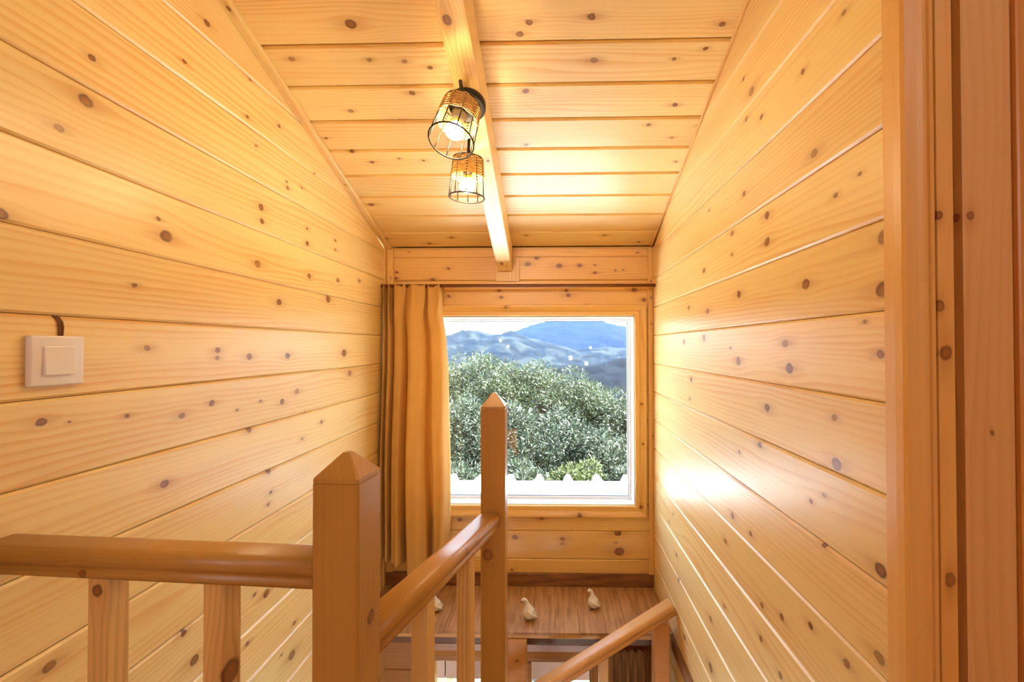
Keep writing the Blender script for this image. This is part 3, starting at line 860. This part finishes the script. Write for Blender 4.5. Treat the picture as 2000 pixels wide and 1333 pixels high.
# ------------------------------------------------------------------ lower handrail in front of the ledge
lh = thing('stair_handrail', (0.433, 1.84, -0.55), 'rounded pine handrail descending to the left below the window ledge', 'handrail')
pa, pb = Vector((0.468, 1.822, 0.333)), Vector((-0.155, 1.712, 0.015))
pc = pa + (pb - pa) * 1.3
handrail('handrail', pa, pc, pm([(-0.16, -0.02, 0.004)], lin(232, 176, 112)), lh, sc=1.1)
box('post', (0.402, 1.808, -0.55), (0.463, 1.866, 0.243), pm((), lin(214, 150, 78)), lh, 0.003)
def on_rail(x): return pa + (pb - pa) * ((x - pa.x) / (pb.x - pa.x))
for x in (0.196, -0.02):
    q = on_rail(x)
    M = Matrix.Translation((q.x, q.y, (q.z - 0.048 - 0.55) / 2)) @ basis((0, 0, 0), (0, 0, 1), (-1, 0, 0), (0, -1, 0))
    Lh = (q.z - 0.048 + 0.55) / 2
    box('baluster', (-Lh, -0.018, -0.018), (Lh, 0.018, 0.018), pm((), BAL), lh, 0.002, M)

# ------------------------------------------------------------------ light switch
sw = thing('light_switch', (XL, 0.7312, 1.3271), 'square white plastic light switch on the left plank wall', 'switch')
plate = box('faceplate', (XL, 0.690, 1.286), (XL + 0.010, 0.7725, 1.3685), WHITE_PLASTIC, None, 0.0)
bevel(plate, 0.0035, 3)
plate.data.polygons.foreach_set('use_smooth', [True] * len(plate.data.polygons))
attach(plate, sw)
rk = mesh_obj('rocker', [(XL + 0.009, 0.7085, 1.304), (XL + 0.009, 0.755, 1.304), (XL + 0.009, 0.755, 1.3505), (XL + 0.009, 0.7085, 1.3505),
      (XL + 0.0150, 0.7085, 1.304), (XL + 0.0150, 0.755, 1.304), (XL + 0.0118, 0.755, 1.3505), (XL + 0.0118, 0.7085, 1.3505)], BOXF, WHITE_PLASTIC)
bevel(rk, 0.0008, 2)
attach(rk, sw)
for dx, w in ((0.0, 0.0), (0.0048, 0.001)):
    tube('cable', [(XL - 0.003, 0.733 + dx, 1.4012), (XL + 0.0010, 0.734 + dx, 1.3985), (XL + 0.0022, 0.7385 + dx * 0.8, 1.392), (XL + 0.0018, 0.7395 + dx, 1.383), (XL + 0.0015, 0.7395 + dx * 0.8, 1.367)],
         0.0019, CABLE, sw, 8)

# ------------------------------------------------------------------ ceiling lamp on the beam
def under(v_y):   # height of the beam's underside at depth y
    return HC + (D - v_y) * tanS - BT / cosS
CY = 1.262
lamp = thing('ceiling_lamp', (BX, CY, under(CY)), 'black ceiling lamp with two wicker and wire cage shades on the beam', 'lamp')
axn = Vector(CNr)
c0 = Vector((BX - 0.006, CY, under(CY)))
tube('canopy', [c0, c0 + axn * 0.003, c0 + axn * 0.020, c0 + axn * 0.024], [0.050, 0.052, 0.052, 0.049], BLACK, lamp, 40)
BULB = emit_mat('lit_bulb', (1.0, 0.77, 0.44, 1), 90.0)
BRASS = plain('brass_cap', lin(190, 150, 80), 0.3, 0.9)
def lamp_head(top, axis, arm_pts, rot0):
    top, axis = Vector(top), Vector(axis).normalized()
    q = axis.to_track_quat('Z', 'Y')
    def pt(r, an, t): return top + q @ Vector((r * math.cos(an), r * math.sin(an), t))
    Lc, r0, r1 = 0.118, 0.0455, 0.054
    def rad(t): return r0 + (r1 - r0) * (t / Lc)
    # woven band: each strand goes in front of one wire and behind the next
    nw, rows, seg = 10, 13, 80
    vs_, fs = [], []
    ws = 5
    for rw in range(rows):
        t = 0.003 + rw * 0.0043
        base = len(vs_)
        for i in range(seg):
            an = 2 * math.pi * i / seg
            rr_ = rad(t) + 0.0016 * math.cos(nw * an + math.pi * (rw % 2))
            for k in range(ws):
                b = 2 * math.pi * k / ws
                vs_.append(pt(rr_ + 0.0014 * math.cos(b), an + rot0, t + 0.0023 * math.sin(b)))
        for i in range(seg):
            for k in range(ws):
                i2, k2 = (i + 1) % seg, (k + 1) % ws
                fs.append((base + i * ws + k, base + i2 * ws + k, base + i2 * ws + k2, base + i * ws + k2))
    shade = mesh_obj('lamp_shade', vs_, fs, WICKER, None, None, True)
    attach(shade, lamp)
    ring('cage_ring', pt(0, 0, 0.0), rad(0), axis, 0.0020, WIRE, shade)
    ring('cage_ring', pt(0, 0, Lc), rad(Lc), axis, 0.0021, WIRE, shade)
    for i in range(nw):
        an = rot0 + 2 * math.pi * i / nw
        tube('cage_wire', [pt(rad(t), an, t) for t in (0, Lc * 0.5, Lc)], 0.0016, WIRE, shade, 6)
    for i in range(3):
        an = rot0 + 2 * math.pi * i / 3
        tube('spider_wire', [pt(0.012, an, 0.012), pt(rad(0.004), an, 0.004)], 0.0013, WIRE, shade, 6)
    sk = tube('socket', [pt(0, 0, t) for t in (-0.004, 0.0, 0.004, 0.022, 0.023, 0.034, 0.035, 0.040, 0.041, 0.048)],
              [0.007, 0.011, 0.014, 0.015, 0.019, 0.019, 0.016, 0.016, 0.0145, 0.0135], BLACK, lamp, 20)
    tube('bulb_cap', [pt(0, 0, t) for t in (0.046, 0.056, 0.060)], [0.0115, 0.0115, 0.010], BRASS, lamp, 16)
    prof = [(0.060, 0.009), (0.066, 0.0135), (0.074, 0.0195), (0.083, 0.0222), (0.092, 0.0205), (0.099, 0.0140), (0.1028, 0.006), (0.1035, 0.001)]
    tube('bulb', [pt(0, 0, t) for t, _ in prof], [r for _, r in prof], BULB, lamp, 16)
    tube('arm', arm_pts, 0.0048, BLACK, lamp, 12)
    return shade
h1t, h1b = Vector((-0.223, 1.104, 1.943)), Vector((-0.239, 1.056, 1.835))
h2t, h2b = Vector((-0.2575, 1.370, 1.924)), Vector((-0.262, 1.370, 1.806))
lamp_head(h1t, h1b - h1t, [h1t + (h1b - h1t) * 0.03, (-0.2245, 1.110, 1.985), (-0.2300, 1.119, 2.017)], 0.2)
tube('arm', [(-0.2250, 1.111, 1.990), c0 + axn * 0.014 + Vector((0, -0.047, 0.0))], 0.0048, BLACK, lamp, 12)
lamp_head(h2t, h2b - h2t, [h2t + (h2b - h2t) * 0.03, (-0.2560, 1.371, 1.960), (-0.2550, 1.371, 1.994)], 0.5)
tube('arm', [(-0.2555, 1.371, 1.986), c0 + axn * 0.014 + Vector((0.0, 0.047, 0.0))], 0.0048, BLACK, lamp, 12)

# ------------------------------------------------------------------ curtain and rod
YROD = 2.168
rodt = tag(tube('curtain_rod', [(XL + 0.002, YROD, 1.644), (XR - 0.002, YROD, 1.641)], 0.0085, ROD, None, 14),
           'thin brown curtain rod spanning wall to wall above the window', 'curtain rod')

def curtain(name, left, right, ztop, zbot, ybase, folds, amp, mat, seed, nx=220, nz=70, pinch=True):
    rr_ = random.Random(seed)
    ph = [rr_.uniform(-0.5, 0.5) for _ in range(folds + 3)]
    am = [rr_.uniform(0.65, 1.25) for _ in range(folds + 3)]
    vs_, fs = [], []
    for j in range(nz + 1):
        t = j / nz
        for i in range(nx + 1):
            s = i / nx
            xl, xr = left(t), right(t)
            k = s * folds
            c = int(min(k, folds - 1e-6))
            fcell = k - c
            a = am[c] * (1 - fcell) + am[c + 1] * fcell
            p = ph[c] * (1 - fcell) + ph[c + 1] * fcell
            th = 2 * math.pi * (k + 0.35 * p * t)
            # pinch pleats near the head, loose folds below
            head = math.exp(-((t - 0.13) / 0.07) ** 2) if pinch else 0.0
            fan = max(0.0, 1 - t / 0.10) if pinch else 0.0
            A = amp * (0.35 + 0.65 * min(1, t * 2.2)) * a
            w = math.sin(th) + 0.28 * math.sin(2 * th + 1.3 + 2 * p) + 0.14 * math.sin(3.3 * th + 4 * t + p)
            y = ybase + A * w * (1 - 0.35 * head) - 0.010 * fan * max(0, math.sin(3 * th)) - 0.010 * head * math.cos(th)
            x = xl + (xr - xl) * s + 0.42 * A * math.cos(th + 0.5) * (0.5 + 0.5 * t)
            x += 0.012 * math.sin(3.1 * t * math.pi + s * 3 + seed) * (s * 0.6) * t
            z = ztop(s) + (zbot(s) - ztop(s)) * t - 0.006 * fan * (1 - abs(math.sin(th * 1.5)))
            vs_.append((x, y, z))
    W = nx + 1
    for j in range(nz):
        for i in range(nx):
            fs.append((j * W + i, j * W + i + 1, (j + 1) * W + i + 1, (j + 1) * W + i))
    o = mesh_obj(name, vs_, fs, mat, None, None, True)
    m = o.modifiers.new('thickness', 'SOLIDIFY')
    m.thickness = 0.0016
    return o

# the big curtain: plan of its folds (x, y) from the wall to the free edge
FOLDS = [(-0.823, 2.178), (-0.812, 2.140), (-0.800, 2.172), (-0.789, 2.135), (-0.776, 2.128), (-0.766, 2.176), (-0.752, 2.130), (-0.730, 2.112), (-0.712, 2.124),
         (-0.704, 2.182), (-0.694, 2.150), (-0.676, 2.118), (-0.645, 2.104), (-0.612, 2.112), (-0.600, 2.128), (-0.600, 2.160), (-0.594, 2.184), (-0.582, 2.160),
         (-0.566, 2.136), (-0.540, 2.128), (-0.516, 2.140), (-0.503, 2.166), (-0.506, 2.182)]
def spline(pts, s):
    n = len(pts) - 1
    k = min(int(s * n), n - 1)
    f = s * n - k
    p = [pts[max(0, min(n, k + d))] for d in (-1, 0, 1, 2)]
    return tuple(0.5 * (2 * b_ + (c_ - a_) * f + (2 * a_ - 5 * b_ + 4 * c_ - d_) * f * f + (3 * b_ - a_ - 3 * c_ + d_) * f ** 3) for a_, b_, c_, d_ in zip(*p))
def big_curtain():
    nx, nz = 200, 90
    vs_, fs = [], []
    for j in range(nz + 1):
        t = j / nz
        a = 0.42 + 0.58 * min(1.0, t * 1.7)                      # folds open downwards
        head = math.exp(-((t - 0.115) / 0.045) ** 2)             # stitched pinch below the heading
        wid = 1 - 0.10 * max(0.0, 1 - t / 0.32) - 0.035 * head
        for i in range(nx + 1):
            s = i / nx
            x, y = spline(FOLDS, s)
            x = -0.823 + (x + 0.823) * wid
            y = 2.192 - (2.186 - y) * a * 1.55 + 0.007 * t * math.sin(2 * math.pi * 13 * s + 2 * t)
            if t < 0.16:                                         # heading: small fanned pleats
                q = (1 - t / 0.16)
                y += -0.020 * q ** 0.7 * math.sin(2 * math.pi * 8 * s) * (0.7 + 0.3 * math.sin(7 * s))
                x += 0.009 * q * math.sin(2 * math.pi * 8 * s + 1.2)
            x += 0.010 * math.sin(5.2 * t + 4 * s) * t * (0.3 + s)
            y += 0.006 * math.sin(7 * t + 11 * s) * t
            zb = 0.335 - 0.06 * math.exp(-((s - 0.56) / 0.16) ** 2) + 0.02 * s
            z = 1.652 + (zb - 1.652) * t - 0.008 * max(0, 1 - t / 0.1) * abs(math.sin(2 * math.pi * 5.5 * s))
            vs_.append((max(x, XL + 0.004), min(y, 2.199), z))
    W = nx + 1
    for j in range(nz):
        for i in range(nx):
            fs.append((j * W + i, j * W + i + 1, (j + 1) * W + i + 1, (j + 1) * W + i))
    o = mesh_obj('curtain', vs_, fs, CURTAIN, None, None, True)
    m = o.modifiers.new('thickness', 'SOLIDIFY')
    m.thickness = 0.0016
    return o
tag(big_curtain(), 'ochre pleated curtain drawn to the left side of the window', 'curtain')
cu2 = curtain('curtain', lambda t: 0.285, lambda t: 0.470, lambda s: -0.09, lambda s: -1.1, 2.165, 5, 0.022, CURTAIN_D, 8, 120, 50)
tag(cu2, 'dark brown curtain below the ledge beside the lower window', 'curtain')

# ------------------------------------------------------------------ goose figurines on the ledge
def goose(x, y, h, rotz, label, bend):
    """sitting ceramic goose, h tall, facing local -X"""
    g = thing('goose_figurine', (x, y, LEDGE), label, 'figurine', 'white goose figurines on the ledge')
    M = Matrix.Translation((x, y, LEDGE)) @ Matrix.Rotation(rotz, 4, 'Z') @ Matrix.Scale(h, 4)
    # tail -> body -> neck -> head (unit height)
    path = [(0.36, 0, 0.15), (0.31, 0, 0.15), (0.24, 0, 0.18), (0.14, 0, 0.23), (0.05, 0, 0.29), (0.01, 0, 0.38), (-0.01, 0, 0.48),
            (-0.03, 0, 0.58), (-0.05, 0, 0.68), (-0.085, 0, 0.79), (-0.135, 0, 0.88), (-0.20, 0, 0.915), (-0.255, 0, 0.89), (-0.29, 0, 0.84)]
    rad_ = [0.02, 0.06, 0.14, 0.225, 0.275, 0.275, 0.235, 0.165, 0.105, 0.074, 0.070, 0.078, 0.074, 0.042]
    path = [(px + bend * max(0, pz - 0.5), py, pz) for px, py, pz in path]
    tube('body', path, rad_, CERAMIC, g, 18, M)
    hx = path[-1][0]
    hz = path[-1][2]
    tube('beak', [(hx + 0.02, 0, hz + 0.01), (hx - 0.03, 0, hz - 0.035), (hx - 0.055, 0, hz - 0.075)], [0.042, 0.034, 0.008], BEAK, g, 10, M)
    for s in (-1, 1):
        tube('wing', [(0.38, 0.10 * s, 0.17), (0.28, 0.19 * s, 0.25), (0.12, 0.245 * s, 0.36), (-0.03, 0.225 * s, 0.46), (-0.07, 0.17 * s, 0.55)], [0.012, 0.045, 0.075, 0.065, 0.02], CERAMIC, g, 10, M)
        tube('foot', [(-0.02, 0.09 * s, 0.10), (-0.04, 0.10 * s, 0.03), (-0.17, 0.12 * s, 0.018)], [0.03, 0.035, 0.018], FEET, g, 8, M)
    return g
goose(-0.104, 1.950, 0.098, R(8), 'white ceramic goose near the ledge front beside the tall newel post', 0.0)
goose(0.180, 2.040, 0.090, R(-4), 'white ceramic goose standing farthest right on the ledge', 0.12)
goose(-0.522, 2.005, 0.088, R(5), 'white ceramic goose half hidden behind a stair baluster', 0.05)

# ------------------------------------------------------------------ outside: veranda roof under the window
def veranda_roof():
    y0, y1, z0, z1 = D + 0.101, 3.2, 0.525, 0.396
    ribs = [-0.2954 + 0.2015 * i for i in range(-8, 12)]
    prof = []
    for rx in ribs:
        prof += [(rx - 0.036, 0.0), (rx - 0.013, 0.047), (rx + 0.013, 0.047), (rx + 0.036, 0.0)]
    vs_, fs = [], []
    n = len(prof)
    for th in (0.0, -0.003):
        for (y, z) in ((y0, z0), (y1, z1)):
            for (x, h) in prof:
                vs_.append((x, y, z + h + th))
    for i in range(n - 1):
        fs.append((i, i + 1, n + i + 1, n + i))
        fs.append((2 * n + i, 3 * n + i, 3 * n + i + 1, 2 * n + i + 1))
        fs.append((n + i, n + i + 1, 3 * n + i + 1, 3 * n + i))
    o = mesh_obj('veranda_roof', vs_, fs, METAL_ROOF)
    tag(o, 'white ribbed metal veranda roof just outside the window', 'roof')
    box('eave_beam', (-1.9, 3.05, 0.27), (1.9, 3.13, 0.385), pine((), lin(196, 140, 110)), o, 0.004)
veranda_roof()
PORCH = plain('porch_paint', lin(146, 110, 94), 0.6, var=0.25, scale=14)
pb_ = thing('porch_beam', (0, 2.74, -0.56), 'pinkish horizontal porch beam outside the lower window', 'beam')
for i in range(6):
    box('beam_block', (-1.0 + 0.36 * i, 2.70, -0.635), (-1.0 + 0.36 * i + 0.355, 2.78, -0.50), PORCH, pb_, 0.003)
for x in (-1.02, 1.16):
    box('porch_post', (x - 0.05, 2.69, -2.5), (x + 0.05, 2.79, 0.47), PORCH, pb_, 0.003)

# ------------------------------------------------------------------ ground, hills, haze
nr = np.random.default_rng(12)
def fbm(x, y, seed, octaves=5, lac=2.03, gain=0.5):
    rg = np.random.default_rng(seed)
    tot = np.zeros_like(x)
    a = 1.0
    f = 1.0
    for _ in range(octaves):
        G_ = rg.uniform(-1, 1, (64, 64))
        X, Y = (x * f) % 64, (y * f) % 64
        i, j = np.floor(X).astype(int), np.floor(Y).astype(int)
        u, v = X - i, Y - j
        u, v = u * u * (3 - 2 * u), v * v * (3 - 2 * v)
        i2, j2 = (i + 1) % 64, (j + 1) % 64
        i, j = i % 64, j % 64
        tot += a * ((G_[i, j] * (1 - u) + G_[i2, j] * u) * (1 - v) + (G_[i, j2] * (1 - u) + G_[i2, j2] * u) * v)
        a *= gain
        f *= lac
    return tot

def grid_obj(name, X, Y, Z, mat):
    a, b = X.shape
    me = bpy.data.meshes.new(name)
    co = np.stack([X, Y, Z], -1).reshape(-1, 3).astype(np.float32)
    idx = np.arange(a * b).reshape(a, b)
    q = np.stack([idx[:-1, :-1], idx[:-1, 1:], idx[1:, 1:], idx[1:, :-1]], -1).reshape(-1, 4)
    me.vertices.add(len(co)); me.vertices.foreach_set('co', co.ravel())
    me.loops.add(q.size); me.loops.foreach_set('vertex_index', q.ravel().astype(np.int32))
    me.polygons.add(len(q)); me.polygons.foreach_set('loop_start', np.arange(0, q.size, 4, dtype=np.int32))
    me.update()
    me.validate()
    me.materials.append(mat)
    o = bpy.data.objects.new(name, me)
    COL.objects.link(o)
    return struct(o)

xs_, ys_ = np.linspace(-60, 60, 121), np.linspace(2.5, 140, 120)
X, Y = np.meshgrid(xs_, ys_)
Zg = -2.75 - 0.17 * (Y - 2.5) - 0.0010 * (Y - 2.5) ** 2 * 0.5 + 0.15 * fbm(X * 0.5, Y * 0.5, 3)
grid_obj('hillside', X, Y, Zg, ground_mat('dry_grass', lin(114, 114, 83), lin(67, 78, 45), 2.5, 6, lin(134, 131, 119)))

def hill(name, yr, ridge, depth, zbase, seed, bump, mat, nx=300, ny=70, curve=1.4):
    """a ridge at distance yr; ridge = [(pixel-like bearing, slope above the horizon)] as (x/y, z/y)"""
    bx = np.array([p[0] for p in ridge]); bz = np.array([p[1] for p in ridge])
    b = np.linspace(bx[0], bx[-1], nx)
    zr = np.interp(b, bx, bz) * yr + 1.35
    t = np.linspace(-0.35, 1, ny)[:, None]            # 1 = foot towards the house, < 0 = far side
    tt = np.clip(t, 0, 1)
    Xg = (b * yr)[None, :] * np.ones_like(t)
    Yg = yr - t * depth * np.ones_like(Xg)
    prof = 1 - np.abs(tt) ** curve
    Zh = zbase + (zr[None, :] - zbase) * prof - np.clip(-t, 0, 1) * depth * 0.35
    sc_ = bump * 6
    Zh = Zh + bump * fbm(Xg / sc_, Yg / sc_, seed) * np.clip(tt * 6 + 0.35, 0, 1) + bump * 0.5 * fbm(Xg / (sc_ * 0.2), Yg / (sc_ * 0.2), seed + 1, 4) * 0.6
    return grid_obj(name, Xg, Yg, Zh, mat)

def bz(px, py): return ((px - 1078) / 880, (677 - py) / 880)
forest = ground_mat('forest_hillside', lin(5, 8, 6), lin(24, 31, 23), 0.20, 7, lin(36, 40, 33))
forest2 = ground_mat('far_forest', lin(5, 8, 6), lin(13, 18, 13), 0.12, 6)
hill('hill_far', 1300, [bz(300, 690), bz(700, 672), bz(900, 660), bz(1000, 652), bz(1030, 640), bz(1052, 633), bz(1080, 629), bz(1130, 626), bz(1178, 629), bz(1200, 637), bz(1226, 641), bz(1300, 640), bz(1420, 655), bz(1700, 690)], 620, -70, 21, 5, forest2)
hill('hill_middle', 620, [bz(300, 672), bz(700, 662), bz(800, 655), bz(862, 656), bz(885, 652), bz(905, 647), bz(930, 645), bz(955, 652), bz(972, 656), bz(985, 650), bz(1004, 649), bz(1020, 657), bz(1060, 667), bz(1100, 676), bz(1125, 684), bz(1152, 682), bz(1185, 680), bz(1230, 683), bz(1320, 676), bz(1700, 680)], 300, -75, 31, 3.2, forest)
hill('hill_near', 300, [bz(300, 730), bz(800, 730), bz(1000, 726), bz(1095, 715), bz(1130, 716), bz(1160, 711), bz(1190, 706), bz(1226, 697), bz(1300, 690), bz(1700, 680)], 150, -70, 41, 1.6, forest2)

def haze():
    o = box('haze', (-560, 90, -90), (420, 1500, 170), None)
    m = bpy.data.materials.new('blue_haze')
    m.use_nodes = True
    m.node_tree.nodes.clear()
    nt = NT(m.node_tree)
    out = nt.new('ShaderNodeOutputMaterial')
    v = nt.new('ShaderNodeVolumeScatter')
    v.inputs['Color'].default_value = (0.10, 0.27, 0.72, 1)
    v.inputs['Density'].default_value = 0.00017
    v.inputs['Anisotropy'].default_value = 0.0
    nt.put(out.inputs['Volume'], v.outputs[0])
    o.data.materials.append(m)
    tag(o, 'pale blue haze hanging over the distant wooded hills', 'haze', kind='stuff')
haze()

# ------------------------------------------------------------------ olive trees
def leaves_mesh(name, centers, radii, n_per, leaf_l, leaf_w, mat, seed, flat=0.75):
    rg = np.random.default_rng(seed)
    C = np.repeat(np.array(centers), n_per, axis=0)
    Rd = np.repeat(np.array(radii), n_per)
    n = len(C)
    d = rg.normal(size=(n, 3)); d /= np.linalg.norm(d, axis=1)[:, None]
    rad_ = Rd * (0.45 + 0.65 * rg.random(n) ** 0.6)
    pos = C + d * rad_[:, None] * np.array([1, 1, flat])
    ax = d * 0.8 + rg.normal(size=(n, 3)) * 0.7 + np.array([0, 0, 0.35])
    ax /= np.linalg.norm(ax, axis=1)[:, None]
    sd_ = np.cross(ax, rg.normal(size=(n, 3)))
    sd_ /= np.linalg.norm(sd_, axis=1)[:, None]
    Ls = leaf_l * rg.uniform(0.6, 1.35, n)[:, None]
    Ws = leaf_w * rg.uniform(0.7, 1.3, n)[:, None]
    v = np.stack([pos, pos + ax * Ls * 0.45 + sd_ * Ws, pos + ax * Ls, pos + ax * Ls * 0.45 - sd_ * Ws], 1).reshape(-1, 3).astype(np.float32)
    me = bpy.data.meshes.new(name)
    me.vertices.add(4 * n); me.vertices.foreach_set('co', v.ravel())
    me.loops.add(4 * n); me.loops.foreach_set('vertex_index', np.arange(4 * n, dtype=np.int32))
    me.polygons.add(n); me.polygons.foreach_set('loop_start', np.arange(0, 4 * n, 4, dtype=np.int32))
    me.update()
    me.validate()
    me.materials.append(mat)
    o = bpy.data.objects.new(name, me)
    COL.objects.link(o)
    return o

OLIVE = leaf_mat('olive_leaf', lin(47, 59, 35), lin(70, 80, 50), lin(97, 102, 79))
OLIVE2 = leaf_mat('olive_leaf_grey', lin(42, 53, 37), lin(65, 74, 54), lin(90, 97, 80))
LIME = leaf_mat('shrub_leaf', lin(56, 68, 29), lin(77, 86, 40), lin(98, 101, 64))
BARK = plain('olive_bark', lin(84, 76, 66), 0.9, var=0.4, scale=12)
def ground_z(y): return -2.75 - 0.17 * (y - 2.5) - 0.0005 * (y - 2.5) ** 2

def tree(px, y, top_py, rx, rz, label, seed, mat, n_cl=70, n_per=330, leaf=(0.085, 0.011), trunk=True, name='olive_tree', cat='tree', group='olive trees below the window'):
    rg = np.random.default_rng(seed)
    x = (px - 1078) / 880 * y
    ztop = EYE - (top_py - 677) / 880 * y
    zc = ztop - rz
    gz = ground_z(y)
    t = thing(name, (x, y, gz), label, cat, group)
    d = rg.normal(size=(n_cl, 3)); d /= np.linalg.norm(d, axis=1)[:, None]
    d[:, 1] = np.where(rg.random(n_cl) < 0.75, -np.abs(d[:, 1]), d[:, 1])
    s = rg.uniform(0.55, 0.9, n_cl)[:, None]
    cs = np.array([x, y, zc]) + d * s * np.array([rx, rx, rz])
    rs_ = rg.uniform(0.20, 0.36, n_cl) * rx
    f = leaves_mesh('foliage', cs, rs_, n_per, leaf[0], leaf[1], mat, seed + 1)
    f['kind'] = 'stuff'
    attach(f, t)
    if trunk:
        p0 = Vector((x, y, gz - 0.1))
        p1 = Vector((x + rg.uniform(-0.2, 0.2), y, zc - rz * 0.6))
        tube('trunk', [p0, (p0 + p1) / 2 + Vector((rg.uniform(-.12, .12), 0, 0)), p1], [0.2, 0.15, 0.13], BARK, t, 9)
        for c in cs[rg.choice(n_cl, 9, replace=False)]:
            mid = p1 * 0.5 + Vector(c) * 0.5 + Vector((0, 0, -0.12))
            tube('branch', [p1, mid, c], [0.08, 0.045, 0.015], BARK, t, 6)
    return t

tree(868, 11.5, 684, 1.35, 1.7, 'olive tree at the far left of the view beside the curtain', 1, OLIVE)
tree(957, 11.0, 680, 1.05, 1.6, 'tallest olive tree whose rounded top reaches the blue hills', 2, OLIVE)
tree(1035, 11.2, 697, 1.15, 1.6, 'olive tree in the middle of the treetops behind the newel post', 3, OLIVE)
tree(1105, 10.6, 721, 1.15, 1.5, 'olive tree right of the middle one with a lower crown', 4, OLIVE)
tree(1165, 10.2, 738, 1.0, 1.4, 'olive tree on the right where the treetops slope down', 5, OLIVE)
tree(1222, 9.8, 778, 0.95, 1.3, 'lowest olive tree at the right edge of the window', 6, OLIVE2)
tree(795, 11.0, 690, 1.2, 1.6, 'olive tree hidden mostly behind the ochre curtain', 7, OLIVE)
tree(890, 8.6, 760, 0.95, 1.3, 'grey green olive tree in front at the lower left of the window', 8, OLIVE2)
tree(1005, 8.4, 775, 0.95, 1.3, 'grey green olive tree in front, right behind the newel post', 9, OLIVE2)
tree(1095, 8.2, 800, 0.95, 1.2, 'grey green olive tree in front, at the lower middle of the window', 10, OLIVE2)
tree(1190, 8.0, 830, 0.9, 1.1, 'grey green olive tree in front, at the lower right of the window', 11, OLIVE2)
tree(1262, 9.0, 800, 0.9, 1.2, 'olive tree cut off by the right window frame', 12, OLIVE2)
tree(1125, 6.6, 893, 0.42, 0.55, 'small yellow green shrub above the veranda roof', 13, LIME, 34, 260, (0.06, 0.010), True, 'shrub', 'shrub', None)
tree(1022, 7.0, 900, 0.45, 0.6, 'dark olive bush at the roof edge behind the newel post', 14, OLIVE2, 34, 260, (0.07, 0.010), True, 'shrub', 'shrub', None)
tree(888, 6.8, 890, 0.45, 0.6, 'dark olive bush at the roof edge beside the curtain', 15, OLIVE2, 34, 260, (0.07, 0.010), True, 'shrub', 'shrub', None)
tree(1205, 6.8, 905, 0.55, 0.6, 'dark olive bush at the roof edge in the right window corner', 16, OLIVE2, 34, 260, (0.07, 0.010), True, 'shrub', 'shrub', None)

# ------------------------------------------------------------------ houses on the hills
HWALL = plain('house_wall', lin(164, 161, 156), 0.8)
HROOF = plain('house_roof', lin(129, 90, 72), 0.8)
def house(px, py, y, w, h, label):
    x = (px - 1078) / 880 * y
    z = EYE - (py - 677) / 880 * y
    t = thing('house', (x, y, z - h), label, 'house', 'white houses on the hills')
    box('wall', (x - w / 2, y - w / 3, z - h), (x + w / 2, y + w / 3, z + h * 0.4), HWALL, t)
    prism('roof', [(-w / 3 - 0.3, 0), (w / 3 + 0.3, 0), (0, h * 0.5)], -w / 2 - 0.3, w / 2 + 0.3, HROOF, Matrix.Translation((x, y, z + h * 0.4)), t)
for px, py, y, w, h, lb in ((976, 666, 540, 4.5, 3, 'small white house left of the saddle between the hills'), (991, 677, 500, 4.5, 3, 'small white house below the saddle between the hills'),
                            (1000, 652, 612, 7, 3, 'long white house on the saddle skyline'), (1113, 700, 470, 5.5, 4, 'pale house on the wooded slope below the mountain'),
                            (1144, 711, 430, 5, 3, 'white house low on the slope above the dark wood'), (1152, 680, 600, 5, 3, 'white house at the mountain foot'),
                            (1106, 653, 1060, 8, 4, 'tiny white house high on the mountain')):
    house(px, py, y, w * 0.6, h * 0.55, lb)
